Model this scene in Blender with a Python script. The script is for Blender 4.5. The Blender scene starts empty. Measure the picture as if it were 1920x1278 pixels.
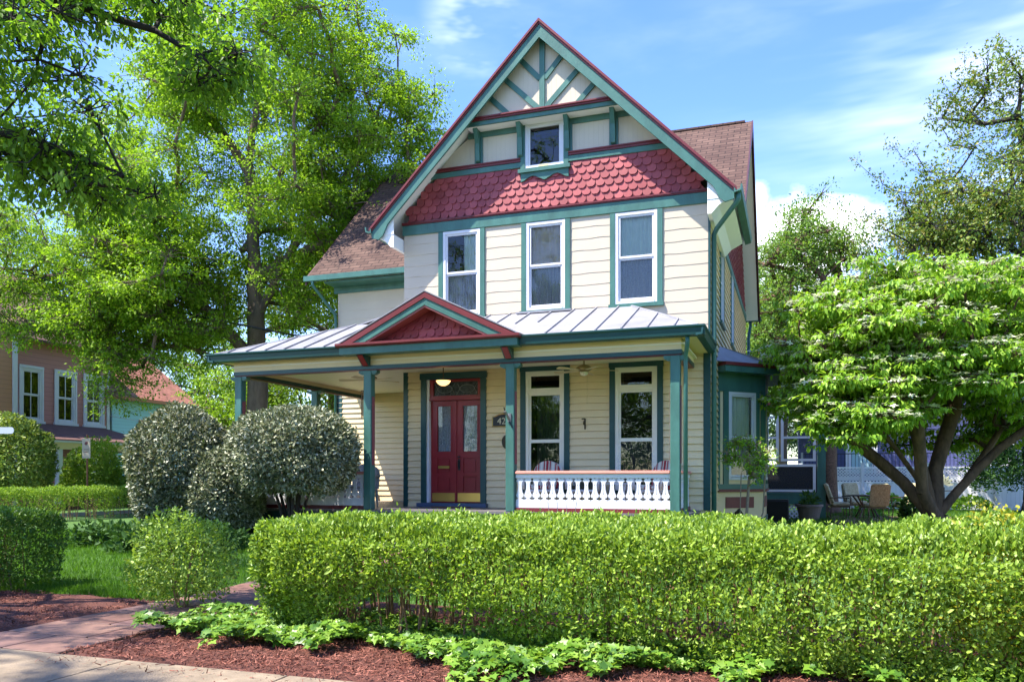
import bpy, bmesh, math, random
import numpy as np
from mathutils import Vector, Matrix
R = math.radians
sc = bpy.context.scene
COL = sc.collection

# ------------------------------------------------------------------ camera, sky, sun, exposure
EYE = 1.5
cd = bpy.data.cameras.new('camera'); cam = bpy.data.objects.new('camera', cd); COL.objects.link(cam)
cam.location = (0, 0, EYE); cam.rotation_euler = (R(90), 0, 0)
cd.sensor_width = 36; cd.lens = 28.41; cd.shift_y = 0.1333
cd.clip_start = 0.1; cd.clip_end = 4000
sc.camera = cam
HR = R(-19.29)                       # the house is turned this much from the camera axis
CA, SA = math.cos(HR), math.sin(HR)
HX, HY = -4.84 * CA - 16 * SA, -4.84 * SA + 16 * CA
def H(u, v, z=0.0):                  # house plan (u along the facade, v into the house) -> world
    return Vector((HX + u * CA - v * SA, HY + u * SA + v * CA, z))
LD = Vector((.53 * CA - .5 * SA, .53 * SA + .5 * CA, -1.33)).normalized()   # the way sunlight travels
sd = bpy.data.lights.new('sun', 'SUN'); sun = bpy.data.objects.new('sun', sd); COL.objects.link(sun)
sd.energy = 4.0; sd.angle = R(0.5); sd.color = (1.0, .94, .855)
sun.rotation_euler = LD.to_track_quat('-Z', 'Y').to_euler(); sun.location = (-20, -10, 40)
EL = math.asin(-LD.z); AZ = math.atan2(-LD.x, -LD.y)
w = bpy.data.worlds.new('World'); sc.world = w; w.use_nodes = True
nt = w.node_tree; nt.nodes.clear()
def N(t, **k):
    n = nt.nodes.new(t)
    for a, b in k.items(): setattr(n, a, b)
    return n
def L(a, b): nt.links.new(a, b)
sky = N('ShaderNodeTexSky', sky_type='NISHITA', sun_disc=False, sun_elevation=EL, sun_rotation=AZ, air_density=1.0, dust_density=0.3, ozone_density=2.0)
geo = N('ShaderNodeTexCoord')
def math_(op, a, b=None, c=None, clamp=False):
    n = N('ShaderNodeMath', operation=op); n.use_clamp = clamp
    for i, x in enumerate((a, b, c)):
        if x is None: continue
        if isinstance(x, (int, float)): n.inputs[i].default_value = x
        else: L(x, n.inputs[i])
    return n.outputs[0]
def ramp(x, lo, hi):
    n = N('ShaderNodeMapRange', interpolation_type='SMOOTHSTEP'); L(x, n.inputs[0])
    n.inputs[1].default_value = lo; n.inputs[2].default_value = hi
    return n.outputs[0]
def noise(scale3, loc, det, rough, sc_=1.0, rot=(0, 0, 0)):
    m = N('ShaderNodeMapping'); L(geo.outputs['Generated'], m.inputs[0]); m.inputs['Scale'].default_value = scale3; m.inputs['Location'].default_value = loc; m.inputs['Rotation'].default_value = rot
    t = N('ShaderNodeTexNoise'); L(m.outputs[0], t.inputs['Vector']); t.inputs['Scale'].default_value = sc_; t.inputs['Detail'].default_value = det; t.inputs['Roughness'].default_value = rough
    return t.outputs['Fac']
def near(x, y, z, r):                # soft patch of sky around one compass direction
    d = Vector((x, y, z)).normalized()
    n = N('ShaderNodeVectorMath', operation='DISTANCE'); L(geo.outputs['Generated'], n.inputs[0]); n.inputs[1].default_value = d
    return math_('SUBTRACT', 1.0, ramp(n.outputs['Value'], 0.0, r))
cir = ramp(noise((2.2, 2.2, 7.0), (1.3, 0.2, .4), 5, .55, 1.6, (.0, .45, .0)), .47, .80)
cirm = math_('MULTIPLY', cir, .08)
wisp = math_('MULTIPLY', math_('MULTIPLY', near(.62, 1, .56, .36), ramp(noise((1.5, 1.5, 9.0), (.3, .8, .1), 4, .55, 1.8, (0, .35, 0)), .34, .80)), .58)
wis2 = math_('MULTIPLY', math_('MULTIPLY', near(-.045, 1, .56, .07), ramp(noise((3, 3, 9.0), (.9, .8, .1), 4, .6, 2.2), .4, .65)), .45)
fluff = noise((1, 1, 1.5), (.2, .4, .1), 7, .6, 7.0)
cum = math_('ADD', math_('MULTIPLY', near(.345, 1, .285, .13), .66), math_('MULTIPLY', near(.46, 1, .30, .10), .30))
cum = math_('MAXIMUM', cum, math_('MULTIPLY', near(.30, 1, .345, .05), .52))
cum = math_('MAXIMUM', cum, math_('MULTIPLY', near(-.55, 1, .36, .10), .2))
cum = ramp(math_('ADD', cum, fluff), .80, 1.15)
tot = math_('MAXIMUM', math_('MAXIMUM', cirm, wis2), math_('MAXIMUM', wisp, cum), clamp=True)
hs = N('ShaderNodeHueSaturation'); L(sky.outputs[0], hs.inputs['Color']); hs.inputs['Saturation'].default_value = 1.25; hs.inputs['Value'].default_value = .95; hs.inputs['Hue'].default_value = .518
mx = N('ShaderNodeMix', data_type='RGBA'); L(tot, mx.inputs[0]); L(hs.outputs[0], mx.inputs[6]); mx.inputs[7].default_value = (6.0, 6.2, 6.5, 1)
bg = N('ShaderNodeBackground'); bg.inputs[1].default_value = .15; L(mx.outputs[2], bg.inputs[0])
wo = N('ShaderNodeOutputWorld'); L(bg.outputs[0], wo.inputs[0])
vs = sc.view_settings; vs.view_transform = 'Standard'; vs.look = 'None'; vs.gamma = 1.0; vs.exposure = 1.72
sc.cycles.max_bounces = 8; sc.cycles.transparent_max_bounces = 16; sc.cycles.use_denoising = True
sc.cycles.sample_clamp_indirect = 6

# ------------------------------------------------------------------ materials
MATS = {}
def mat(name, col, rough=.6, var=.0, vscale=4.0, bump=.0, bscale=30.0, spec=.4, metal=.0, col2=None, detail=6, stretch=(1, 1, 1)):
    if name in MATS: return MATS[name]
    m = bpy.data.materials.new(name); m.use_nodes = True; t = m.node_tree; b = t.nodes['Principled BSDF']
    b.inputs['Base Color'].default_value = (*col, 1); b.inputs['Roughness'].default_value = rough
    b.inputs['Specular IOR Level'].default_value = spec; b.inputs['Metallic'].default_value = metal
    if var or col2 or bump:
        tc = t.nodes.new('ShaderNodeTexCoord'); mp = t.nodes.new('ShaderNodeMapping'); mp.inputs['Scale'].default_value = stretch
        t.links.new(tc.outputs['Object'], mp.inputs[0])
    if var or col2:
        n = t.nodes.new('ShaderNodeTexNoise'); n.inputs['Scale'].default_value = vscale; n.inputs['Detail'].default_value = detail; n.inputs['Roughness'].default_value = .65
        t.links.new(mp.outputs[0], n.inputs['Vector'])
        r = t.nodes.new('ShaderNodeValToRGB'); r.color_ramp.elements[0].position = .3; r.color_ramp.elements[1].position = .7
        c2 = col2 if col2 else tuple(min(1, c * (1 + var)) for c in col)
        c1 = col if col2 else tuple(c * (1 - var) for c in col)
        r.color_ramp.elements[0].color = (*c1, 1); r.color_ramp.elements[1].color = (*c2, 1)
        t.links.new(n.outputs['Fac'], r.inputs[0]); t.links.new(r.outputs[0], b.inputs['Base Color'])
    if bump:
        n2 = t.nodes.new('ShaderNodeTexNoise'); n2.inputs['Scale'].default_value = bscale; n2.inputs['Detail'].default_value = 4
        t.links.new(mp.outputs[0], n2.inputs['Vector'])
        bp = t.nodes.new('ShaderNodeBump'); bp.inputs['Strength'].default_value = bump; bp.inputs['Distance'].default_value = .02
        t.links.new(n2.outputs['Fac'], bp.inputs['Height']); t.links.new(bp.outputs[0], b.inputs['Normal'])
    MATS[name] = m; return m
def isl(name, cols, rough=.6, spec=.3, bump=0, trans=0.0, tcol=None, mott=None):
    """every separate piece of the mesh (leaf, shingle, chip) takes its own tone"""
    if name in MATS: return MATS[name]
    m = bpy.data.materials.new(name); m.use_nodes = True; t = m.node_tree; b = t.nodes['Principled BSDF']
    g = t.nodes.new('ShaderNodeNewGeometry'); r = t.nodes.new('ShaderNodeValToRGB')
    els = r.color_ramp.elements
    while len(els) < len(cols): els.new(.5)
    for i, c in enumerate(cols): els[i].position = i / (len(cols) - 1); els[i].color = (*c, 1)
    t.links.new(g.outputs['Random Per Island'], r.inputs[0]); t.links.new(r.outputs[0], b.inputs['Base Color'])
    if mott:                          # weathering: slow tone changes over the whole surface
        tc = t.nodes.new('ShaderNodeTexCoord'); n = t.nodes.new('ShaderNodeTexNoise'); n.inputs['Scale'].default_value = mott[0]; n.inputs['Detail'].default_value = 10; n.inputs['Roughness'].default_value = .75; t.links.new(tc.outputs['Object'], n.inputs['Vector'])
        mr = t.nodes.new('ShaderNodeMapRange'); mr.inputs[1].default_value = .3; mr.inputs[2].default_value = .7; mr.inputs[3].default_value = mott[1]; mr.inputs[4].default_value = mott[2]; t.links.new(n.outputs['Fac'], mr.inputs[0])
        vm = t.nodes.new('ShaderNodeVectorMath'); vm.operation = 'SCALE'; t.links.new(r.outputs[0], vm.inputs[0]); t.links.new(mr.outputs[0], vm.inputs['Scale']); t.links.new(vm.outputs[0], b.inputs['Base Color'])
    b.inputs['Roughness'].default_value = rough; b.inputs['Specular IOR Level'].default_value = spec
    if trans:
        tr = t.nodes.new('ShaderNodeBsdfTranslucent'); mxs = t.nodes.new('ShaderNodeMixShader'); mxs.inputs[0].default_value = trans
        ml = t.nodes.new('ShaderNodeMix'); ml.data_type = 'RGBA'; ml.blend_type = 'MULTIPLY'; ml.inputs[0].default_value = 1
        t.links.new(r.outputs[0], ml.inputs[6]); ml.inputs[7].default_value = (*(tcol or (1.3, 1.25, .6)), 1)
        t.links.new(ml.outputs[2], tr.inputs[0]); out = t.nodes['Material Output']
        t.links.new(b.outputs[0], mxs.inputs[1]); t.links.new(tr.outputs[0], mxs.inputs[2]); t.links.new(mxs.outputs[0], out.inputs[0])
    MATS[name] = m; return m
def brickmat(name, c1, c2, mortar, axis, bw, bh, msize=.015, rough=.85, c3=None, bump=.35, off=.5):
    """courses laid in metres on the object's own axes; axis picks which two"""
    m = bpy.data.materials.new(name); m.use_nodes = True; t = m.node_tree; b = t.nodes['Principled BSDF']; b.inputs['Roughness'].default_value = rough; b.inputs['Specular IOR Level'].default_value = .25
    tc = t.nodes.new('ShaderNodeTexCoord'); sx = t.nodes.new('ShaderNodeSeparateXYZ'); cx = t.nodes.new('ShaderNodeCombineXYZ')
    t.links.new(tc.outputs['Object'], sx.inputs[0]); t.links.new(sx.outputs[axis[0]], cx.inputs[0])
    sl = t.nodes.new('ShaderNodeMath'); sl.operation = 'MULTIPLY'; sl.inputs[1].default_value = 1.42 if axis[1] == 2 else 1
    t.links.new(sx.outputs[axis[1]], sl.inputs[0]); t.links.new(sl.outputs[0], cx.inputs[1])
    br = t.nodes.new('ShaderNodeTexBrick'); t.links.new(cx.outputs[0], br.inputs['Vector'])
    br.inputs['Color1'].default_value = (*c1, 1); br.inputs['Color2'].default_value = (*c2, 1); br.inputs['Mortar'].default_value = (*mortar, 1)
    br.inputs['Scale'].default_value = 1; br.inputs['Mortar Size'].default_value = msize; br.inputs['Brick Width'].default_value = bw; br.inputs['Row Height'].default_value = bh; br.offset = off
    br.inputs['Mortar Smooth'].default_value = .2
    n = t.nodes.new('ShaderNodeTexNoise'); n.inputs['Scale'].default_value = 1.3; n.inputs['Detail'].default_value = 8; n.inputs['Roughness'].default_value = .7; t.links.new(tc.outputs['Object'], n.inputs['Vector'])
    mxx = t.nodes.new('ShaderNodeMix'); mxx.data_type = 'RGBA'; mxx.blend_type = 'MULTIPLY'; mxx.inputs[0].default_value = .8
    rr = t.nodes.new('ShaderNodeValToRGB'); rr.color_ramp.elements[0].color = (.55, .5, .48, 1); rr.color_ramp.elements[1].color = (1.25, 1.2, 1.15, 1)
    rr.color_ramp.elements[0].position = .3; rr.color_ramp.elements[1].position = .7
    t.links.new(n.outputs['Fac'], rr.inputs[0]); t.links.new(br.outputs['Color'], mxx.inputs[6]); t.links.new(rr.outputs[0], mxx.inputs[7]); t.links.new(mxx.outputs[2], b.inputs['Base Color'])
    bp = t.nodes.new('ShaderNodeBump'); bp.inputs['Strength'].default_value = bump; bp.inputs['Distance'].default_value = .02; bp.invert = True
    t.links.new(br.outputs['Fac'], bp.inputs['Height']); t.links.new(bp.outputs[0], b.inputs['Normal'])
    MATS[name] = m; return m
def glassmat(name, tint=(.9, .92, .92), refl=.015, rough=.0):
    m = bpy.data.materials.new(name); m.use_nodes = True; t = m.node_tree; t.nodes.clear()
    tr = t.nodes.new('ShaderNodeBsdfTransparent'); tr.inputs[0].default_value = (*tint, 1)
    gl = t.nodes.new('ShaderNodeBsdfGlossy'); gl.inputs['Roughness'].default_value = rough
    fr = t.nodes.new('ShaderNodeFresnel'); fr.inputs['IOR'].default_value = 1.5
    ad = t.nodes.new('ShaderNodeMath'); ad.operation = 'ADD'; ad.use_clamp = True; ad.inputs[1].default_value = refl; t.links.new(fr.outputs[0], ad.inputs[0])
    nz = t.nodes.new('ShaderNodeTexNoise'); nz.inputs['Scale'].default_value = 1.5; bp = t.nodes.new('ShaderNodeBump'); bp.inputs['Strength'].default_value = .04; bp.inputs['Distance'].default_value = .05
    tc = t.nodes.new('ShaderNodeTexCoord'); t.links.new(tc.outputs['Object'], nz.inputs['Vector']); t.links.new(nz.outputs['Fac'], bp.inputs['Height']); t.links.new(bp.outputs[0], gl.inputs['Normal'])
    ms = t.nodes.new('ShaderNodeMixShader'); o = t.nodes.new('ShaderNodeOutputMaterial')
    t.links.new(ad.outputs[0], ms.inputs[0]); t.links.new(tr.outputs[0], ms.inputs[1]); t.links.new(gl.outputs[0], ms.inputs[2]); t.links.new(ms.outputs[0], o.inputs[0])
    MATS[name] = m; return m
def stripes(name, cols, axis, period, rough=.8):
    m = bpy.data.materials.new(name); m.use_nodes = True; t = m.node_tree; b = t.nodes['Principled BSDF']; b.inputs['Roughness'].default_value = rough
    tc = t.nodes.new('ShaderNodeTexCoord'); sx = t.nodes.new('ShaderNodeSeparateXYZ'); t.links.new(tc.outputs['Object'], sx.inputs[0])
    md = t.nodes.new('ShaderNodeMath'); md.operation = 'PINGPONG'; md.inputs[1].default_value = period; t.links.new(sx.outputs[axis], md.inputs[0])
    dv = t.nodes.new('ShaderNodeMath'); dv.operation = 'DIVIDE'; dv.inputs[1].default_value = period; t.links.new(md.outputs[0], dv.inputs[0])
    r = t.nodes.new('ShaderNodeValToRGB'); r.color_ramp.interpolation = 'CONSTANT'
    while len(r.color_ramp.elements) < len(cols): r.color_ramp.elements.new(.5)
    for i, c in enumerate(cols): r.color_ramp.elements[i].position = i / len(cols); r.color_ramp.elements[i].color = (*c, 1)
    t.links.new(dv.outputs[0], r.inputs[0]); t.links.new(r.outputs[0], b.inputs['Base Color'])
    MATS[name] = m; return m
def grooves(name, col, axis, period, rough=.6, dark=.35, width=.06):
    """boards with a thin shadow gap every period along one axis"""
    m = bpy.data.materials.new(name); m.use_nodes = True; t = m.node_tree; b = t.nodes['Principled BSDF']; b.inputs['Roughness'].default_value = rough
    tc = t.nodes.new('ShaderNodeTexCoord'); sx = t.nodes.new('ShaderNodeSeparateXYZ'); t.links.new(tc.outputs['Object'], sx.inputs[0])
    md = t.nodes.new('ShaderNodeMath'); md.operation = 'PINGPONG'; md.inputs[1].default_value = period / 2; t.links.new(sx.outputs[axis], md.inputs[0])
    mr = t.nodes.new('ShaderNodeMapRange'); mr.inputs[1].default_value = 0; mr.inputs[2].default_value = period * width; t.links.new(md.outputs[0], mr.inputs[0])
    bp = t.nodes.new('ShaderNodeBump'); bp.inputs['Strength'].default_value = .5; bp.inputs['Distance'].default_value = .006; t.links.new(mr.outputs[0], bp.inputs['Height']); t.links.new(bp.outputs[0], b.inputs['Normal'])
    r = t.nodes.new('ShaderNodeValToRGB'); r.color_ramp.elements[0].color = (*[c * (1 - dark) for c in col], 1); r.color_ramp.elements[1].color = (*col, 1)
    t.links.new(mr.outputs[0], r.inputs[0]); t.links.new(r.outputs[0], b.inputs['Base Color'])
    MATS[name] = m; return m
def emit(name, col, s):
    m = bpy.data.materials.new(name); m.use_nodes = True; b = m.node_tree.nodes['Principled BSDF']
    b.inputs['Base Color'].default_value = (*col, 1); b.inputs['Emission Color'].default_value = (*col, 1); b.inputs['Emission Strength'].default_value = s
    MATS[name] = m; return m

CREAM = mat('cream_paint', (.535, .45, .335), .55, .05, 1.1, .12, 60)
CREAML = mat('butter_cream_paint', (.74, .575, .33), .55, .06, 1.5, .1, 60)
GREEN = mat('teal_green_paint', (.05, .14, .113), .42, .26, 3.0, .2, 30, detail=10, stretch=(1, 1, .35))
DGREEN = mat('shaded_teal_paint', (.014, .062, .060), .38, .12, 2.0, .08, 40)  # same teal as GREEN, with the porch shade put into its colour
RED = mat('barn_red_paint', (.14, .02, .022), .42, .12, 3.0, .1, 40)
DOORRED = mat('door_red_paint', (.25, .016, .022), .35, .08, 3.0, .04, 40)
WHITE = mat('white_paint', (.63, .63, .66), .5, .03, 2.0, .05, 60)
SOFFIT = mat('soffit_white_paint', (.82, .80, .76), .6, .03, 2.0)
CEIL = grooves('porch_ceiling_boards', (.80, .72, .58), 1, .14, .5, .25)
BEADED = grooves('cream_beadboard', (.54, .46, .34), 0, .10, .5, .04)
PINKR = mat('faded_salmon_rail_paint', (.56, .22, .17), .5, .1, 3)
METALR = mat('silver_coated_metal_roof', (.23, .23, .25), .5, .25, 1.6, .2, 9, .4)
SHF = brickmat('brown_shingles_front_slope', (.08, .046, .037), (.125, .077, .060), (.036, .022, .019), (0, 2), .34, .15)
SHS = brickmat('brown_shingles_side_slope', (.08, .046, .037), (.125, .077, .060), (.036, .022, .019), (1, 2), .34, .15)
SCALE = isl('red_fish_scale_paint', [(.25, .04, .042), (.31, .055, .058), (.38, .078, .08)], .48, .35, mott=(2.2, .72, 1.18))
GLASS = glassmat('window_glass')
GLASSD = glassmat('dark_window_glass', (.6, .64, .64), .03)
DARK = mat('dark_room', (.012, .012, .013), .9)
FLOORM = grooves('porch_floor_boards', (.13, .12, .12), 0, .09, .4, .3)
BRASS = mat('brass', (.6, .40, .12), .3, metal=.9)
BLACK = mat('black_iron', (.015, .015, .016), .45)
BRONZE = mat('dark_bronze', (.05, .035, .02), .45, metal=.5)
CURT = mat('sage_curtain', (.62, .70, .60), .9, .1, 3)
LACE = mat('white_lace_curtain', (.52, .52, .53), .9, .45, 60, .2, 80)
SCREENC = mat('grey_insect_screen', (.34, .34, .35), .9, .5, 70)

# ------------------------------------------------------------------ mesh helpers
def obj(name, me, m=None, parent=None, loc=None, rotz=None):
    o = bpy.data.objects.new(name, me); COL.objects.link(o)
    if m is not None and me is not None and len(me.materials) == 0: me.materials.append(m)
    if parent is not None: o.parent = parent
    if loc is not None: o.location = loc
    if rotz is not None: o.rotation_euler = (0, 0, rotz)
    return o
def tag(o, label, cat, group=None):
    o['label'] = label; o['category'] = cat
    if group: o['group'] = group
    return o
def thing(name, label, cat, loc=(0, 0, 0), rotz=0.0, group=None):
    return tag(obj(name, None, None, None, loc, rotz), label, cat, group)
def struct(o): o['kind'] = 'structure'; return o
def stuff(o, label, cat): o['kind'] = 'stuff'; return tag(o, label, cat)
class MB:
    def __init__(s): s.v = []; s.f = []
    def add(s, vs, fs):
        k = len(s.v); s.v += [tuple(p) for p in vs]; s.f += [tuple(i + k for i in f) for f in fs]
    def hexa(s, p):                   # eight corners, bottom four then top four
        s.add(p, [(3, 2, 1, 0), (4, 5, 6, 7), (0, 1, 5, 4), (1, 2, 6, 5), (2, 3, 7, 6), (3, 0, 4, 7)])
    def box(s, x0, x1, y0, y1, z0, z1):
        s.hexa([(x0, y0, z0), (x1, y0, z0), (x1, y1, z0), (x0, y1, z0), (x0, y0, z1), (x1, y0, z1), (x1, y1, z1), (x0, y1, z1)])
    def cbox(s, c, d): s.box(c[0] - d[0] / 2, c[0] + d[0] / 2, c[1] - d[1] / 2, c[1] + d[1] / 2, c[2] - d[2] / 2, c[2] + d[2] / 2)
    def poly(s, pts): s.add(pts, [tuple(range(len(pts)))])
    def prism(s, pts, d):             # a flat outline pushed along d
        n = len(pts); d = Vector(d); q = [Vector(p) for p in pts]
        s.add(q + [p + d for p in q], [tuple(range(n))[::-1], tuple(range(n, 2 * n))] + [(i, (i + 1) % n, n + (i + 1) % n, n + i) for i in range(n)])
    def tube(s, pts, r, n=8, caps=True):
        pts = [Vector(p) for p in pts]; rs = r if isinstance(r, (list, tuple)) else [r] * len(pts); k = len(s.v)
        up = None
        for i, p in enumerate(pts):
            t = (pts[min(i + 1, len(pts) - 1)] - pts[max(i - 1, 0)]).normalized()
            if up is None: up = t.orthogonal().normalized()
            up = (up - t * up.dot(t)); up = up.normalized() if up.length > 1e-5 else t.orthogonal().normalized()
            sd_ = t.cross(up)
            for j in range(n):
                a = 2 * math.pi * (j + .5) / n
                s.v.append(tuple(p + (up * math.cos(a) + sd_ * math.sin(a)) * rs[i]))
        for i in range(len(pts) - 1):
            for j in range(n):
                a, b = k + i * n + j, k + i * n + (j + 1) % n
                s.f.append((a, b, b + n, a + n))
        if caps: s.f.append(tuple(range(k, k + n))[::-1]); e = k + (len(pts) - 1) * n; s.f.append(tuple(range(e, e + n)))
    def lathe(s, prof, c=(0, 0, 0), n=20):
        k = len(s.v)
        for r, z in prof:
            for j in range(n):
                a = 2 * math.pi * j / n; s.v.append((c[0] + r * math.cos(a), c[1] + r * math.sin(a), c[2] + z))
        for i in range(len(prof) - 1):
            for j in range(n):
                a, b = k + i * n + j, k + i * n + (j + 1) % n
                s.f.append((a, b, b + n, a + n))
        s.f.append(tuple(range(k, k + n))[::-1]); e = k + (len(prof) - 1) * n; s.f.append(tuple(range(e, e + n)))
    def mesh(s, name, smooth=False, bevel=0):
        me = bpy.data.meshes.new(name); me.from_pydata(s.v, [], s.f); me.update()
        if bevel:
            bm = bmesh.new(); bm.from_mesh(me); bmesh.ops.recalc_face_normals(bm, faces=bm.faces)
            bmesh.ops.bevel(bm, geom=list(bm.edges), offset=bevel, segments=1, affect='EDGES', clamp_overlap=True); bm.to_mesh(me); bm.free()
        if smooth:
            me.polygons.foreach_set('use_smooth', [True] * len(me.polygons))
        return me
    def build(s, name, m, parent=None, loc=None, rotz=None, smooth=False, bevel=0):
        return obj(name, s.mesh(name, smooth, bevel), m, parent, loc, rotz)
class Plane:
    """a wall face: a runs along it, o outward from it, z up"""
    def __init__(s, origin, along, out): s.O = Vector(origin); s.A = Vector(along).normalized(); s.N = Vector(out).normalized()
    def p(s, a, o, z): return s.O + s.A * a + s.N * o + Vector((0, 0, z))
    def box(s, mb, a0, a1, o0, o1, z0, z1):
        mb.hexa([s.p(a0, o0, z0), s.p(a1, o0, z0), s.p(a1, o1, z0), s.p(a0, o1, z0), s.p(a0, o0, z1), s.p(a1, o0, z1), s.p(a1, o1, z1), s.p(a0, o1, z1)])
    def prism(s, mb, pts, o0, o1): mb.prism([s.p(a, o0, z) for a, z in pts], s.N * (o1 - o0))
def free_ranges(z0, z1, blocks):
    out = [(z0, z1)]
    for b0, b1 in blocks:
        out = [q for a, b in out for q in ((a, min(b, b0)), (max(a, b1), b)) if q[1] - q[0] > 1e-4]
    return out
def clad(mb, pl, a0, a1, z0, z1, course, holes, lap=.02, wave=0.0, slot=.011):
    """lapped boards: each course leans out at its foot; holes are (a0,a1,z0,z1)"""
    z = z0; row = 0
    while z < z1 - 1e-4:
        zt = min(z + course, z1)
        br = sorted({a0, a1} | {min(max(h[i], a0), a1) for h in holes for i in (0, 1) if h[2] < zt and h[3] > z})
        for x0, x1 in zip(br, br[1:]):
            if x1 - x0 < 1e-4: continue
            xm = (x0 + x1) / 2
            for f0, f1 in free_ranges(z, zt, [(h[2], h[3]) for h in holes if h[0] <= xm <= h[1]]):
                o = lambda q: lap * (zt - q) / course + .002
                n = max(1, int((x1 - x0) / .05)) if wave else 1
                g0 = f0 + (slot if (f0 < z + 1e-4 and row) else 0)
                wv = lambda x: wave * (math.sin(x * 8.2 + row * 1.7) + .5 * math.sin(x * 15.1 + row)) if (wave and f0 < z + 1e-4 and row) else 0
                for i in range(n):
                    p0, p1 = x0 + (x1 - x0) * i / n, x0 + (x1 - x0) * (i + 1) / n
                    w0, w1 = wv(p0), wv(p1)
                    mb.add([pl.p(p0, o(f0), g0 + w0), pl.p(p1, o(f0), g0 + w1), pl.p(p1, o(f1), f1 + .004 * bool(wave)), pl.p(p0, o(f1), f1 + .004 * bool(wave)), pl.p(p0, -.004, g0 + w0), pl.p(p1, -.004, g0 + w1)],
                           [(0, 1, 2, 3), (4, 5, 1, 0)])
        z = zt; row += 1
def backing(mb, pl, a0, a1, z0, z1, holes, o=-.006):
    aa = sorted({a0, a1} | {min(max(h[i], a0), a1) for h in holes for i in (0, 1)})
    for x0, x1 in zip(aa, aa[1:]):
        for f0, f1 in free_ranges(z0, z1, [(h[2], h[3]) for h in holes if h[0] <= (x0 + x1) / 2 <= h[1]]):
            mb.poly([pl.p(x0, o, f0), pl.p(x1, o, f0), pl.p(x1, o, f1), pl.p(x0, o, f1)])
def curtain_mesh(mb, pl, a0, a1, o, z0, z1, folds=9, depth=.02, seed=0):
    n = folds * 6; rg = random.Random(seed); k = len(mb.v); ph = rg.random() * 6
    for i in range(n + 1):
        a = a0 + (a1 - a0) * i / n
        d = depth * math.sin(2 * math.pi * folds * i / n + 1.2 * math.sin(i * .31 + ph))
        mb.v.append(tuple(pl.p(a, o + d, z0))); mb.v.append(tuple(pl.p(a, o + d * .8, z1)))
    for i in range(n): mb.f.append((k + 2 * i, k + 2 * i + 2, k + 2 * i + 3, k + 2 * i + 1))
def window(pl, parent, a0, a1, z0, z1, sashes, frame=.10, fmat=None, casing=None, sill=None, glass=None, curtains=(), proud=.03, muntin=False, cm=None, label=None):
    """white frame (the part) with panes, curtains, casing boards and sill as its sub-parts; sashes are glass rows (z0,z1)"""
    fmat = fmat or WHITE; glass = glass or GLASS
    f = MB()
    pl.box(f, a0, a0 + frame * .6, -.10, proud, z0, z1); pl.box(f, a1 - frame * .6, a1, -.10, proud, z0, z1)
    pl.box(f, a0 + frame * .6, a1 - frame * .6, -.10, proud - .002, z1 - frame * .6, z1); pl.box(f, a0 + frame * .6, a1 - frame * .6, -.10, proud + .012, z0, z0 + frame * .6)
    i0, i1 = a0 + frame * .6, a1 - frame * .6
    for k, (g0, g1) in enumerate(sashes):
        o = proud - .022 - .02 * (k % 2 == 1)
        st = frame * .42
        pl.box(f, i0, i0 + st, o - .035, o, g0 - st, g1 + st); pl.box(f, i1 - st, i1, o - .035, o, g0 - st, g1 + st)
        pl.box(f, i0 + st, i1 - st, o - .033, o - .002, g1, g1 + st); pl.box(f, i0 + st, i1 - st, o - .033, o - .002, g0 - st, g0)
        if muntin:
            pl.box(f, (i0 + i1) / 2 - .015, (i0 + i1) / 2 + .015, o - .03, o - .004, g0, g1)
    zs = sorted(sashes)
    for (p0, p1), (q0, q1) in zip(zs, zs[1:]):
        if q0 - p1 > frame * .9: pl.box(f, i0, i1, -.08, proud - .012, p1 + frame * .42, q0 - frame * .42)
    w_ = f.build('window', fmat, parent)
    if label: w_['label'] = label
    st = frame * .42
    for k, (g0, g1) in enumerate(sashes):
        o = proud - .045 - .02 * (k % 2 == 1); m = MB(); m.poly([pl.p(i0 + st - .004, o, g0 - .004), pl.p(i1 - st + .004, o, g0 - .004), pl.p(i1 - st + .004, o, g1 + .004), pl.p(i0 + st - .004, o, g1 + .004)]); m.build('pane', glass, w_)
    for k, (c0, c1, q0, q1, m_, folds) in enumerate(curtains):
        m = MB(); curtain_mesh(m, pl, c0, c1, -.088, q0, q1, folds, .018, k + int(a0 * 7)); m.build('curtain', m_, w_, smooth=True)
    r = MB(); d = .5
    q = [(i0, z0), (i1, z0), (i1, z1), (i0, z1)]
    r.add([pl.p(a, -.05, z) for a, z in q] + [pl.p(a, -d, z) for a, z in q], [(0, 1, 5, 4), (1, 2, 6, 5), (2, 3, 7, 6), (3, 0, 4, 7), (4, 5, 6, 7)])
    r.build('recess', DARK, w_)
    if casing:
        cw, ct, head, cb = casing.get('w', .1), casing.get('t', .045), casing.get('head', 0), casing.get('z0', z0)
        c = MB(); cwr = casing.get('wr', cw)
        pl.box(c, a0 - cw, a0, -.01, ct, cb, z1); pl.box(c, a1, a1 + cwr, -.01, ct, cb, z1)
        if head: pl.box(c, a0 - cw - casing.get('ear', 0), a1 + cwr + casing.get('ear', 0), -.01, ct + .012, z1, z1 + head)
        if head: c.build('casing', casing.get('m', GREEN), w_)
        else:
            for x0, x1 in ((a0 - cw, a0), (a1, a1 + cwr)):
                if x1 - x0 > .01: c = MB(); pl.box(c, x0, x1, -.01, ct, cb, z1); c.build('casing', casing.get('m', GREEN), w_)
    if sill:
        s_ = MB(); pl.box(s_, a0 - sill[0], a1 + sill[0], -.01, sill[1], z0 - sill[2], z0); s_.build('sill', sill[3] if len(sill) > 3 else GREEN, w_)
    return w_
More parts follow.
